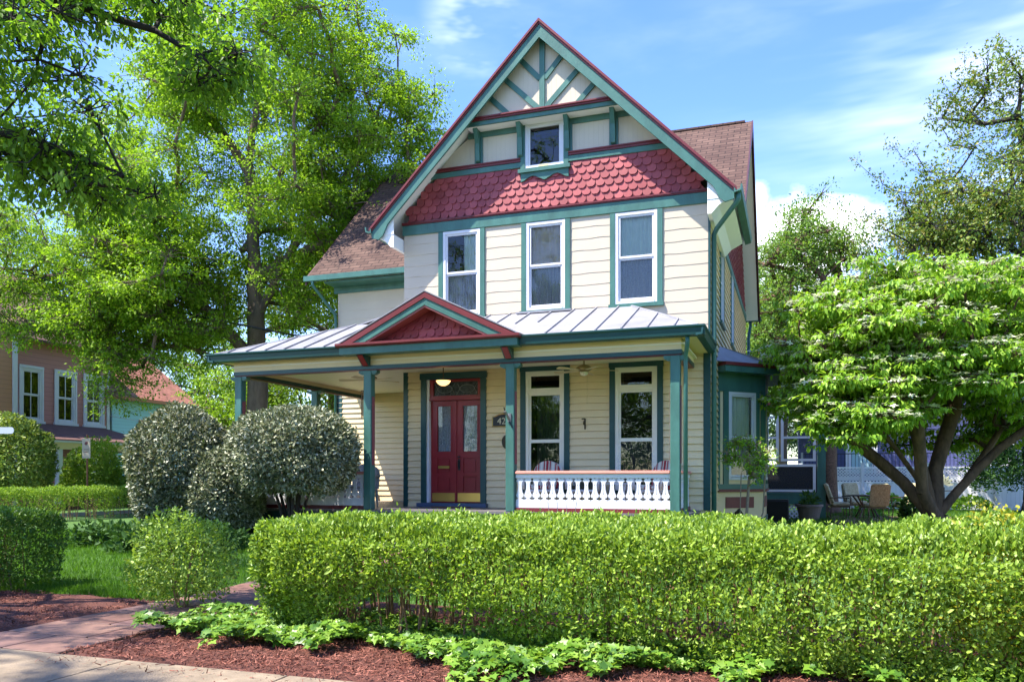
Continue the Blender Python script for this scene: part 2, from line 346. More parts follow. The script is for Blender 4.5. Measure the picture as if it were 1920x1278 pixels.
# ------------------------------------------------------------------ the house (plan axes u, v; root at the middle of its front wall)
house = thing('victorian_house', 'tall cream, teal and red gabled wooden house with a wraparound front porch', 'house', H(0, 0, 0), HR)
FL = .87                                    # porch floor
F0 = Plane((0, 0, 0), (1, 0, 0), (0, -1, 0))
RW = Plane((3.27, 0, 0), (0, 1, 0), (1, 0, 0))
WG = Plane((0, 3.7, 0), (1, 0, 0), (0, -1, 0))
WIN2 = [(-2.33, -1.47), (-.44, .40), (1.44, 2.28)]
PW = [(-.45, .38), (1.44, 2.28)]
DOOR = (-2.72, -1.46, .93, 3.62)
def part(name, mb, m, parent=house, **k): return mb.build(name, m, parent, **k)
# walls
holes2 = [(a, b, 4.96, 6.79) for a, b in WIN2]
m = MB(); clad(m, F0, -3.27, 3.27, 4.0, 6.8, .235, holes2, .007, .005, .003); backing(m, F0, -3.27, 3.27, 4.0, 6.8, holes2)
part('upper_wall', m, CREAM)
holes1 = [(a, b, 1.25, 3.70) for a, b in PW] + [DOOR]
m = MB(); clad(m, F0, -3.17, 3.17, FL, 4.0, .142, holes1, .028); backing(m, F0, -3.27, 3.27, .2, 4.0, holes1)
part('lower_wall', m, CREAML)
m = MB(); clad(m, WG, -7.2, -3.27, FL, 4.0, .142, [], .028); backing(m, WG, -7.2, -3.27, .2, 4.0, []); part('lower_wall', m, CREAML)
m = MB(); clad(m, WG, -7.2, -3.27, 4.0, 7.0, .235, [], .006, .003, .003); backing(m, WG, -7.2, -3.27, 4.0, 7.0, [])
m.poly([(-7.2, 3.7, .2), (-7.2, 12.3, .2), (-7.2, 12.3, 7), (-7.2, 8, 11.2), (-7.2, 3.7, 7)]); m.poly([(-3.27, 0, .2), (-3.27, 3.7, .2), (-3.27, 3.7, 7), (-3.27, 0, 7)])
m.poly([(-7.2, 12.3, .2), (3.27, 12.3, .2), (3.27, 12.3, 7), (-7.2, 12.3, 7)])
part('wing_wall', m, CREAM)
sideh = [(2.35, 3.15, 4.96, 6.79), (5.5, 6.3, 4.96, 6.79)]
m = MB(); clad(m, RW, .0, 12.3, .5, 6.75, .142, sideh, .028); backing(m, RW, 0, 12.3, .2, 7.0, sideh); m.poly([(3.265, 3.7, 7), (3.265, 12.3, 7), (3.265, 8, 11.2)])
part('side_wall', m, CREAML)
# belt boards on the facade, corner boards
m = MB(); F0.box(m, -3.3, 3.3, -.01, .04, 6.80, 7.015)
RW.box(m, 0, 12.3, -.01, .035, 6.75, 6.95); F0.box(m, -2.62, -.46, -.01, .04, 7.955, 8.07); F0.box(m, .37, 2.62, -.01, .04, 7.955, 8.07)
F0.box(m, -1.75, -.46, -.01, .03, 8.71, 8.83); F0.box(m, .37, 1.75, -.01, .03, 8.71, 8.83)
part('belt_board', m, GREEN, bevel=.006)
m = MB(); F0.box(m, -3.3, 3.3, -.01, .055, 7.018, 7.075); F0.box(m, -3.3, 3.3, -.01, .075, 7.04, 7.06)
F0.box(m, -2.56, -.56, -.01, .06, 8.073, 8.15); F0.box(m, .48, 2.56, -.01, .06, 8.073, 8.15); F0.box(m, -2.56, -.56, -.01, .085, 8.12, 8.145); F0.box(m, .48, 2.56, -.01, .085, 8.12, 8.145)
part('belt_moulding', m, RED)
for pl_, x0, x1, z1 in ((F0, -3.28, -3.17, 4.0), (F0, 3.17, 3.30, 4.0), (RW, -.026, .1, 6.75), (WG, -7.22, -7.06, 4.0)): m = MB(); pl_.box(m, x0, x1, -.01, .028, FL, z1); part('corner_board', m, DGREEN)
# gable panels
m = MB()
for s in (-1, 1):
    m.poly([(s * .37 - .0, -.004, 8.15), (s * 2.5, -.004, 8.15), (s * 2.5, -.004, 8.2), (s * 1.72, -.004, 8.75), (s * .37, -.004, 8.75)])
part('gable_panel', m, BEADED)
m = MB(); m.poly([(-1.60, -.3, 8.98), (1.60, -.3, 8.98), (0, -.3, 10.5)]); m.poly([(-1.62, -.3, 8.84), (1.62, -.3, 8.84), (1.62, 0, 8.84), (-1.62, 0, 8.84)])
o = part('gable_peak_panel', m, BEADED)
m = MB(); F0.box(m, -1.66, 1.66, 0, .295, 8.828, 8.836); part('gable_soffit', m, SOFFIT)
m = MB(); F0.box(m, -1.66, 1.66, .26, .34, 8.83, 8.915); part('gable_cap_board', m, GREEN)
m = MB(); F0.box(m, -1.60, 1.60, .26, .37, 8.918, 8.955); F0.box(m, -1.57, 1.57, .26, .40, 8.957, 8.985); part('gable_cap_moulding', m, RED)
P3 = Plane((0, -.3, 0), (1, 0, 0), (0, -1, 0))
def stick(a0, z0, a1, z1, w_=.105):
    d = Vector((a1 - a0, 0, z1 - z0)).normalized(); n = Vector((-d.z, 0, d.x)) * w_ / 2
    q = [(a0 + n.x, z0 + n.z), (a0 - n.x, z0 - n.z), (a1 - n.x, z1 - n.z), (a1 + n.x, z1 + n.z)]
    mb = MB(); P3.prism(mb, q, -.005, .035); part('gable_timber', mb, GREEN)
mb = MB(); P3.box(mb, -.055, .055, -.005, .042, 8.985, 10.42); part('gable_timber', mb, GREEN)
for s in (-1, 1):
    stick(s * .46, 10.04, s * .05, 9.53 + .06); stick(s * .80, 9.70, s * .06, 8.98); stick(s * 1.13, 9.37, s * .74, 8.985)
for a in (-1.5, -.55, .46, 1.41):
    mb = MB(); F0.box(mb, a - .09, a + .09, -.01, .035, 8.15, 8.71) ; mb.prism([(a - .045, -.036, 8.16), (a - .045, -.10, 8.2), (a - .045, -.13, 8.55), (a - .045, -.26, 8.826), (a - .045, -.036, 8.826)], (.09, 0, 0))
    part('gable_bracket', mb, GREEN)
w_ = window(F0, house, -.46, .37, 7.90, 8.83, [(7.99, 8.75)], .10, casing=dict(w=.0, wr=.0), curtains=(), glass=GLASSD, label='small square attic window')
for x in (-.56, .37): m = MB(); F0.box(m, x, x + .10, -.01, .045, 7.90, 8.71); m.build('casing', GREEN, w_)
m = MB(); F0.box(m, -.60, .52, -.01, .10, 7.825, 7.90)
ap = [(-.55, 7.825)]
for i in range(33):
    t = i / 32; a = -.55 + 1.03 * t; ap.append((a, 7.70 - .05 * math.cos(4 * math.pi * t) * (1 if abs(t - .5) > .12 else .4) - .035 * math.exp(-((t - .5) / .06) ** 2)))
ap.append((.48, 7.825)); F0.prism(m, ap, -.01, .055); m.build('sill', GREEN, w_)
m = MB(); F0.box(m, -.17, .05, .044, .047, 7.925, 7.965); m.build('paper_tag', mat('pale_yellow_tag', (.7, .62, .3)), w_)
# fish-scale shingles
def scales(mb, pl, rows, z0, rh, wd, inside, rg):
    for r in range(rows):
        zb = z0 + r * rh; a = -4.0 + (wd / 2 if r % 2 else 0)
        while a < 4.0:
            hw = wd / 2 * .965; c = a + rg.uniform(-.004, .004)
            if inside(c - hw, c + hw, zb, zb + rh * 1.3):
                ob, ot = .034 + rg.uniform(-.003, .006), .006; dz = rg.uniform(-.006, .006)
                O = lambda z: ob + (ot - ob) * (z - zb) / (rh * 1.35)
                q = [(c - hw * .45, zb + dz), (c + hw * .45, zb + dz), (c + hw * .85, zb + rh * .22), (c + hw, zb + rh * .5), (c + hw, zb + rh * 1.35), (c - hw, zb + rh * 1.35), (c - hw, zb + rh * .5), (c - hw * .85, zb + rh * .22)]
                top = [pl.p(x, O(z), z) for x, z in q]; bot = [pl.p(x, O(z) - .016, z) for x, z in q]; n = len(q)
                mb.add(top + bot, [tuple(range(n))] + [(i, n + i, n + (i + 1) % n, (i + 1) % n) for i in range(n)])
            a += wd
rg = random.Random(4)
m = MB(); scales(m, F0, 6, 7.085, .15, .19, lambda a0, a1, z0, z1: z1 < 8.2 and max(abs(a0), abs(a1)) < min(3.3, 10.47 - z0) and not (a0 < .5 and a1 > -.58 and z1 > 7.98), rg)
m.poly([(-3.27, .0, 7.0), (3.27, 0, 7.0), (2.4, 0, 8.1), (.36, 0, 8.1), (.36, 0, 7.9), (-.45, 0, 7.9), (-.45, 0, 8.1), (-2.4, 0, 8.1)])
part('shingle_panel', m, SCALE)
m = MB(); SG = Plane((3.27, 8, 0), (0, 1, 0), (1, 0, 0)); scales(m, SG, 22, 7.0, .15, .19, lambda a0, a1, z0, z1: max(abs(a0), abs(a1)) < (11.15 - z1) * 1.0, rg)
RW.box(m, .0, 12.3, -.002, .02, 6.96, 7.0)
part('shingle_panel', m, SCALE)
# roofs
def slab(mb, q, t=.10):                 # four corners of the top face, dropped by t
    q = [Vector(p) for p in q]; mb.hexa([p - Vector((0, 0, t)) for p in q] + q)
for s in (-1, 1):
    m = MB(); slab(m, [(0, -.53, 10.70), (s * 3.82, -.53, 6.88), (s * 3.82, 2.98, 6.88), (0, 7.0, 10.70)], .06); part('roof', m, SHS)
    m = MB(); slab(m, [(0, -.5, 10.635), (s * 3.76, -.5, 6.875), (s * 3.76, 2.98, 6.875), (0, 6.9, 10.635)], .06); part('roof_soffit', m, SOFFIT)
    m = MB(); m.prism([(0, -.5, 10.70), (s * 3.83, -.5, 6.87), (s * 3.83, -.5, 6.755), (0, -.5, 10.585)], (0, -.055, 0)); m.prism([(0, -.53, 10.69), (s * 3.83, -.53, 6.86), (s * 3.83, -.53, 6.80), (0, -.53, 10.63)], (0, -.05, 0)); part('rake_moulding', m, RED)
    m = MB(); e = 3.78; m.prism([(0, -.49, 10.583), (s * e, -.49, 6.803), (s * e, -.49, 6.66), (s * (e - .16), -.49, 6.62), (s * (e - .26), -.49, 6.70), (s * 3.40, -.49, 6.94), (0, -.49, 10.325)], (0, -.045, 0)); part('rake_board', m, GREEN)
    m = MB(); m.prism([(s * 3.29, -.47, 6.72), (s * 3.74, -.47, 6.72), (s * 3.74, -.47, 6.80), (s * 3.29, -.47, 7.15)], (0, .02, 0)); m.prism([(s * 3.29, -.46, 6.45), (s * 3.36, -.46, 6.45), (s * 3.5, -.46, 6.6), (s * 3.74, -.46, 6.72), (s * 3.29, -.46, 6.72)], (0, 3.2, 0)); part('eave_return', m, SOFFIT)
    m = MB(); m.prism([(s * 3.78, -.58, 6.76), (s * 3.91, -.58, 6.79), (s * 3.93, -.58, 6.90), (s * 3.90, -.58, 6.90), (s * 3.89, -.58, 6.82), (s * 3.81, -.58, 6.79), (s * 3.80, -.58, 6.88), (s * 3.78, -.58, 6.88)], (0, 3.6, 0)); part('gutter', m, GREEN)
cr = lambda v: 11.65 - abs(8 - v) * .948
m = MB(); slab(m, [(-7.8, 3.1, cr(3.1)), (3.68, 3.1, cr(3.1)), (3.68, 8, 11.65), (-7.8, 8, 11.65)], .08); slab(m, [(-7.8, 8, 11.65), (3.68, 8, 11.65), (3.68, 12.9, cr(12.9)), (-7.8, 12.9, cr(12.9))], .08); m.box(-7.8, 3.5, 7.93, 8.07, 11.62, 11.68)
part('cross_roof', m, SHF)
m = MB(); slab(m, [(-7.75, 3.15, cr(3.1) - .085), (3.65, 3.15, cr(3.1) - .085), (3.65, 8, 11.56), (-7.75, 8, 11.56)], .05); slab(m, [(-7.75, 8, 11.56), (3.65, 8, 11.56), (3.65, 12.85, cr(12.9) - .085), (-7.75, 12.85, cr(12.9) - .085)], .05); part('cross_roof_soffit', m, SOFFIT)
for x in (3.68, -7.84):
    m = MB(); m.prism([(x, 3.06, cr(3.06)), (x, 8, 11.67), (x, 12.94, cr(12.94)), (x, 12.94, cr(12.94) - .2), (x, 8, 11.43), (x, 3.06, cr(3.06) - .2)], (.04, 0, 0)); part('cross_rake_board', m, mat('dark_maroon_paint', (.06, .018, .022), .5))
m = MB(); WG.box(m, -7.85, -3.5, .60, .72, 6.86, 7.0); part('gutter', m, GREEN)
m = MB(); WG.box(m, -7.3, -3.27, .0, .56, 6.80, 6.85); WG.box(m, -7.3, -3.27, -.01, .05, 6.62, 6.80); part('wing_frieze', m, GREEN)
m = MB(); m.box(3.2, 3.75, 12.85, 12.97, 6.84, 6.98); part('gutter', m, DGREEN)
def spout(pts, r=.043, mm=GREEN):
    mb = MB(); mb.tube(pts, r, 8); return part('downspout', mb, mm, smooth=True)
spout([(3.85, -.45, 6.80), (3.85, -.45, 6.68), (3.80, -.42, 6.6), (3.42, .02, 6.30), (3.36, .08, 6.2), (3.36, .08, 4.2), (3.36, .08, .3)], .05)
spout([(-7.6, 3.03, 6.88), (-7.6, 3.05, 6.75), (-7.5, 3.3, 6.5), (-7.26, 3.62, 6.05), (-7.24, 3.64, 5.9), (-7.24, 3.64, .3)])
spout([(3.4, 12.9, 6.86), (3.4, 12.9, 6.7), (3.36, 12.5, 6.2), (3.36, 12.4, 3.0)], .05, DGREEN)
# upstairs windows
for i, (a, b) in enumerate(WIN2):
    c = []
    top = CURT; g = (a + b) / 2
    c.append((a + .08, b - .08, 5.0, 5.88, SCREENC, 10))
    if i == 2: c.append((a + .08, b - .08, 5.86, 6.75, CURT, 8))
    elif i == 0: c += [(a + .45, b - .08, 5.86, 6.75, CURT, 5)]
    else: c.append((a + .08, b - .08, 5.86, 6.75, mat('tan_curtain', (.62, .50, .38), .9, .15, 4), 5))
    window(F0, house, a, b, 4.96, 6.79, [(5.92, 6.69), (5.08, 5.84)], .10, casing=dict(w=.105, t=.04), sill=(.13, .075, .075), curtains=c)
for a in ((2.35, 3.15), (5.5, 6.3)):
    window(RW, house, a[0], a[1], 4.96, 6.79, [(5.92, 6.69), (5.08, 5.84)], .10, casing=dict(w=.1, t=.04), sill=(.12, .07, .07), curtains=[(a[0] + .08, a[1] - .08, 5.0, 6.7, LACE, 8)])
# porch windows
CW = mat('cream_window_paint', (.80, .74, .62), .5, .04, 2)
for a, b in PW:
    cu = [(a + .22, b - .1, 1.3, 3.22, mat('dim_olive_curtain', (.055, .07, .045), .9, .4, 30), 7)] if a < 0 else [(a + .1, b - .1, 1.3, 2.25, mat('dim_screen', (.10, .10, .105), .9, .4, 70), 9)]
    window(F0, house, a, b, 1.25, 3.70, [(3.35, 3.60), (2.29, 3.20), (1.36, 2.22)], .105, fmat=CW, casing=dict(w=.115, t=.045, head=.125, m=DGREEN, ear=.01, z0=1.2), sill=(.13, .08, .07, DGREEN), glass=GLASSD, curtains=cu)
# front door
dr = MB()
F0.box(dr, -2.85, -2.72, -.01, .05, .93, 3.62); F0.box(dr, -1.46, -1.33, -.01, .05, .93, 3.62); F0.box(dr, -2.87, -1.31, -.01, .065, 3.62, 3.76)
fr = part('door_frame', dr, DGREEN, bevel=.006)
m = MB(); F0.box(m, -2.72, -2.66, -.12, .02, .96, 3.62); m.build('jamb', WHITE, fr)
m = MB(); F0.box(m, -2.90, -1.29, -.1, .16, .875, .955); m.build('threshold', mat('slate_blue_paint', (.06, .09, .16), .5, .1), fr)
m = MB(); F0.box(m, -2.66, -1.46, -.13, .0, 3.165, 3.265); F0.box(m, -2.66, -1.46, -.10, .03, 3.175, 3.2); F0.box(m, -2.66, -1.46, -.12, -.02, 3.565, 3.62); F0.box(m, -2.66, -2.58, -.12, -.02, 3.265, 3.565); F0.box(m, -1.54, -1.46, -.12, -.02, 3.265, 3.565)
tw = part('transom_window', m, DOORRED)
LEAD = mat('leaded_glass_pieces', (.008, .014, .015), .3, spec=.2, col2=(.07, .085, .09), vscale=14, detail=1)
m = MB(); m.poly([F0.p(-2.58, -.07, 3.265), F0.p(-1.54, -.07, 3.265), F0.p(-1.54, -.07, 3.565), F0.p(-2.58, -.07, 3.565)]); m.build('pane', LEAD, tw)
m = MB()
for cx in (-2.32, -1.80):
    m.tube([F0.p(cx + .17 * math.cos(t), -.06, 3.415 + .085 * math.sin(t)) for t in np.linspace(0, 6.283, 17)], .007, 5)
    for s in (-1, 1): m.tube([F0.p(cx + s * .17, -.06, 3.415), F0.p(cx + s * .23, -.06, 3.53)], .006, 5); m.tube([F0.p(cx + s * .17, -.06, 3.415), F0.p(cx + s * .23, -.06, 3.30)], .006, 5)
for s in np.linspace(-2.5, -1.6, 7): m.tube([F0.p(s, -.06, 3.27), F0.p(s + .03, -.06, 3.32), F0.p(s, -.06, 3.35)], .006, 5)
m.build('leading', mat('lead_came', (.2, .21, .22), .4, metal=.6), tw)
LACED = mat('door_lace', (.42, .43, .46), .9, .75, 55, .2, 90, detail=2, stretch=(2.5, 1, .5))
for k, (a0, a1) in enumerate(((-2.655, -2.065), (-2.055, -1.465))):
    d = MB(); g0, g1 = (-2.50, -2.19) if k == 0 else (-1.90, -1.575)
    o0, o1 = -.12, -.07
    F0.box(d, a0, g0, o0, o1, .965, 3.16); F0.box(d, g1, a1, o0, o1, .965, 3.16); F0.box(d, g0, g1, o0, o1, 3.05, 3.16); F0.box(d, g0, g1, o0, o1, 1.92, 2.06); F0.box(d, g0, g1, o0, o1, 1.52, 1.60); F0.box(d, g0, g1, o0, o1, .965, 1.20)
    F0.box(d, g0, g1, o0, -.095, 1.20, 1.52); F0.box(d, g0, g1, o0, -.095, 1.60, 1.92); F0.box(d, g0 + .04, g1 - .04, -.096, -.078, 1.24, 1.48); F0.box(d, g0 + .04, g1 - .04, -.096, -.078, 1.64, 1.88)
    F0.box(d, g0 - .03, g1 + .03, o1 - .002, o1 + .012, 2.04, 2.065); F0.box(d, g0 - .03, g1 + .03, o1 - .002, o1 + .012, 3.045, 3.07); F0.box(d, g0 - .03, g0 - .005, o1 - .002, o1 + .012, 2.066, 3.044); F0.box(d, g1 + .005, g1 + .03, o1 - .002, o1 + .012, 2.066, 3.044)
    if k == 0: F0.box(d, a1 - .02, a1 + .02, o1, o1 + .022, .965, 3.16)
    lf = part('door', d, DOORRED)
    m = MB(); m.poly([F0.p(g0, -.088, 2.06), F0.p(g1, -.088, 2.06), F0.p(g1, -.088, 3.05), F0.p(g0, -.088, 3.05)]); m.build('pane', GLASS, lf)
    m = MB(); curtain_mesh(m, F0, g0, g1, -.112, 2.06, 3.05, 7, .006, k); m.build('lace_curtain', LACED, lf)
    m = MB(); F0.box(m, a0 + .03, a1 - .03, o1, o1 + .006, .985, 1.17); m.build('kick_plate', BRASS, lf)
    if k == 0:
        m = MB(); F0.box(m, -2.48, -2.22, o1, o1 + .014, 1.70, 1.755); m.build('mail_slot', BRASS, lf)
    else:
        m = MB(); F0.box(m, -2.02, -1.965, o1, o1 + .01, 1.66, 1.90); m.tube([F0.p(-1.99, o1 + .01, 1.72), F0.p(-1.99, o1 + .06, 1.74), F0.p(-1.99, o1 + .065, 1.84), F0.p(-1.99, o1 + .01, 1.86)], .012); m.lathe([(.0, 0), (.028, .0), (.03, .03), (0, .035)], F0.p(-1.99, o1 + .02, 1.93), 10); m.build('handle', BLACK, lf)
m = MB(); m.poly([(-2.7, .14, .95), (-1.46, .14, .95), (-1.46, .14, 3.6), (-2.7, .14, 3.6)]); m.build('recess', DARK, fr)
# porch
m = MB(); m.box(-6.45, 3.12, -2.0, -.01, FL - .04, FL); m.box(-6.45, -3.27, -.01, 3.69, FL - .04, FL); pf = part('porch_floor', m, FLOORM)
m = MB(); m.box(-6.4, 3.07, -1.95, -1.9, .1, FL - .05); m.box(-6.4, -6.35, -1.9, 3.69, .1, FL - .05); m.box(3.02, 3.07, -1.9, -.01, .1, FL - .05); part('porch_skirt', m, DGREEN)
m = MB()
for k in range(4): m.box(-3.0, -.3, -2.0 - .3 * (k + 1), -2.0 - .3 * k + .02, .1, FL - .16 * (k + 1))
part('porch_steps', m, mat('grey_deck_paint', (.2, .19, .18), .6, .1))
m = MB(); m.box(-6.35, 3.05, -1.9, -.03, 3.80, 3.83); m.box(-6.35, -3.3, -.03, 3.66, 3.80, 3.83); part('porch_ceiling', m, CEIL)
def beam(x0, x1, y0, y1, ax):
    m = MB(); 
    m.box(x0, x1, y0, y1, 3.635, 3.71); b = part('porch_beam', m, DGREEN)
    e = .012
    m = MB(); m.box(x0 + e, x1 - e, y0 + e, y1 - e, 3.712, 3.905); m.build('frieze', CREAML, b)
    m = MB(); m.box(x0 + .01, x1 - .01, y0 + .02, y1 - .02, 3.618, 3.633); m.build('bead', RED, b)
beam(-6.30, 3.0, -1.90, -1.72, 0); beam(2.82, 3.0, -1.715, -.02, 1); beam(-6.30, -6.12, -1.715, 3.67, 1)
# porch roof: hipped sheet metal with standing seams
ZE, ZW = 4.07, 4.92
e = MB()
roofq = [[(-6.6, -2.13, ZE), (3.3, -2.13, ZE), (1.75, -.02, ZW), (-4.45, -.02, ZW)], [(3.3, -2.13, ZE), (3.3, -.02, ZE), (1.75, -.02, ZW)],
         [(-6.6, 3.7, ZE), (-6.6, -2.13, ZE), (-4.45, -.02, ZW), (-4.45, 3.7, ZW)], [(-4.45, -.02, ZW), (-3.27, -.02, ZW + .3), (-3.27, 3.7, ZW + .3), (-4.45, 3.7, ZW)]]
for q in roofq:
    k = len(q); e.add([Vector(p) for p in q] + [Vector(p) - Vector((0, 0, .03)) for p in q], [tuple(range(k)), tuple(range(k, 2 * k))[::-1]] + [(i, (i + 1) % k, k + (i + 1) % k, k + i) for i in range(k)])
for i in range(22):
    x = -6.3 + i * .46; 
    if x > 3.2: break
    t1 = min(1, (x + 6.6) / 2.15, (3.3 - x) / 1.55)
    if -3.6 < x < .15: t0 = .5 if t1 > .5 else 0
    else: t0 = .02
    if t1 - t0 > .05:
        # raised seam running up the slope
        y0, y1 = -2.13 + 2.11 * t0, -2.13 + 2.11 * t1; z0, z1 = ZE + .85 * t0, ZE + .85 * t1
        e.hexa([(x - .011, y0, z0 - .01), (x + .011, y0, z0 - .01), (x + .011, y1, z1 - .01), (x - .011, y1, z1 - .01), (x - .011, y0, z0 + .032), (x + .011, y0, z0 + .032), (x + .011, y1, z1 + .032), (x - .011, y1, z1 + .032)])
for i in range(8):
    y = -1.4 + i * .6; t = min(1, (y + 2.13) / 2.11)
    e.hexa([(-6.6, y - .009, ZE - .01), (-6.6, y + .009, ZE - .01), (-6.6 + 2.15 * t, y + .009, ZE + .85 * t - .01), (-6.6 + 2.15 * t, y - .009, ZE + .85 * t - .01), (-6.6, y - .009, ZE + .03), (-6.6, y + .009, ZE + .03), (-6.6 + 2.15 * t, y + .009, ZE + .85 * t + .03), (-6.6 + 2.15 * t, y - .009, ZE + .85 * t + .03)])
for p, q in (((-6.6, -2.13, ZE), (-4.45, -.02, ZW)), ((3.3, -2.13, ZE), (1.75, -.02, ZW))): e.tube([p, q], .025, 6)
e.box(-.62, .56, -.16, -.03, 4.89, 4.925)
part('porch_roof', e, METALR)
m = MB(); m.box(-6.58, 3.28, -2.11, -1.9, 3.905, 3.93); m.box(-6.58, -6.3, -1.9, 3.7, 3.905, 3.93); m.box(3.0, 3.28, -1.9, -.02, 3.905, 3.93); part('porch_eave_soffit', m, CREAML)
GP = [(.0, 0), (-.11, .02), (-.13, .13), (-.155, .16), (-.155, .185), (-.10, .185), (-.09, .05), (.0, .04)]
def gutter(x0, x1, y=None, x=None, y0=0, y1=0, s=1):
    m = MB()
    if x is None: m.prism([(x0, y + a, 3.885 + b) for a, b in GP], (x1 - x0, 0, 0))
    else: m.prism([(x - s * a, y0, 3.885 + b) for a, b in GP], (0, y1 - y0, 0))
    part('gutter', m, DGREEN)
gutter(-6.75, -3.5, -2.06); gutter(.12, 3.42, -2.06); gutter(0, 0, None, 3.27, -2.2, 0.0, 1); gutter(0, 0, None, -6.58, -2.2, 3.6, -1)
spout([(3.12, -2.08, 3.89), (3.12, -2.08, 3.80), (3.10, -2.0, 3.70), (3.06, -1.86, 3.60), (3.06, -1.84, 3.5), (3.06, -1.84, .2)], .038)
# pediment over the steps
PC, PHW, PV = -1.70, 1.83, -2.24
def ped(dz, d): return [(PC - PHW + d, PV, 4.10), (PC, PV, 4.985 - dz), (PC + PHW - d, PV, 4.10)]
m = MB()
for s in (-1, 1): slab(m, [(PC, PV - .05, 5.005), (PC + s * (PHW + .06), PV - .05, 4.09), (PC + s * (PHW + .06), -1.95, 4.09), (PC, -.05, 5.005)], .022)
pd = part('pediment', m, METALR)
def chev(z_out, z_in, o0, o1, name, mm):
    m = MB()
    for s in (-1, 1):
        xo, xi = PHW * (z_out - 4.085) / .90, PHW * (z_in - 4.085) / .90
        m.prism([(PC, PV + .0 - o0, z_out), (PC + s * xo, PV - o0, 4.085), (PC + s * xi, PV - o0, 4.085), (PC, PV - o0, z_in)], (0, -(o1 - o0), 0))
    m.build(name, mm, pd)
chev(4.98, 4.865, 0, .04, 'crown_moulding', RED); chev(4.863, 4.775, -.02, .02, 'rake_board', GREEN); chev(4.773, 4.73, -.26, .035, 'inner_moulding', GREEN); chev(4.728, 4.69, -.27, .02, 'inner_bead', mat('salmon_red_paint', (.34, .10, .09), .5, .1))
m = MB(); PS = Plane((PC, PV + .29, 0), (1, 0, 0), (0, -1, 0)); m.poly([(PC - 1.25, PV + .3, 4.09), (PC + 1.25, PV + .3, 4.09), (PC, PV + .3, 4.70)])
scales(m, PS, 4, 4.04, .145, .17, lambda a0, a1, z0, z1: max(abs(a0), abs(a1)) < (4.70 - max(z0, 4.09)) * 1.95 and z1 < 4.72, rg); m.build('shingle_panel', SCALE, pd)
m = MB(); m.prism([(PC - PHW - .06, y, z) for y, z in ((-1.98, 4.02), (PV - .06, 4.02), (PV - .10, 4.05), (PV - .10, 4.092), (-1.98, 4.105))], (2 * PHW + .12, 0, 0)); m.build('base_moulding', RED, pd)
m = MB(); m.box(PC - PHW, PC + PHW, PV - .03, -1.99, 3.885, 4.018); m.build('base_board', GREEN, pd)
for a in (-3.13, -.145):
    m = MB(); m.prism([(a - .085, -1.905, 3.70), (a - .085, -1.94, 3.70), (a - .085, -2.17, 3.883), (a - .085, -1.905, 3.883)], (.17, 0, 0)); b = m.build('bracket', DGREEN, pd)
    m = MB(); m.prism([(a - .055, -1.948, 3.70), (a - .055, -2.172, 3.878), (a - .055, -2.18, 3.868), (a - .055, -1.955, 3.695)], (.11, 0, 0)); m.build('face_panel', DOORRED, b)
# columns
def column(u, v):
    m = MB(); hw = .085
    m.box(u - hw, u + hw, v - hw, v + hw, FL, 3.617); c = part('porch_column', m, GREEN, bevel=.012)
    m = MB(); m.box(u - .20, u + .20, v - .07, v + .07, 3.565, 3.614); m.prism([(u - .20, v - .06, 3.565), (u - .13, v - .06, 3.53), (u + .13, v - .06, 3.53), (u + .20, v - .06, 3.565)], (0, .12, 0)); m.build('cap', GREEN, c)
    m = MB()
    for s in (-1, 1): m.box(u + s * hw - .008, u + s * hw + .012, v - .05, v + .05, 1.75, 3.1)
    m.build('red_face', mat('dusty_red_paint', (.24, .07, .08), .5), c)
for u, v in ((-6.2, -1.8), (-3.13, -1.8), (-.145, -1.8), (2.885, -1.8), (-6.2, 1.05)): column(u, v)
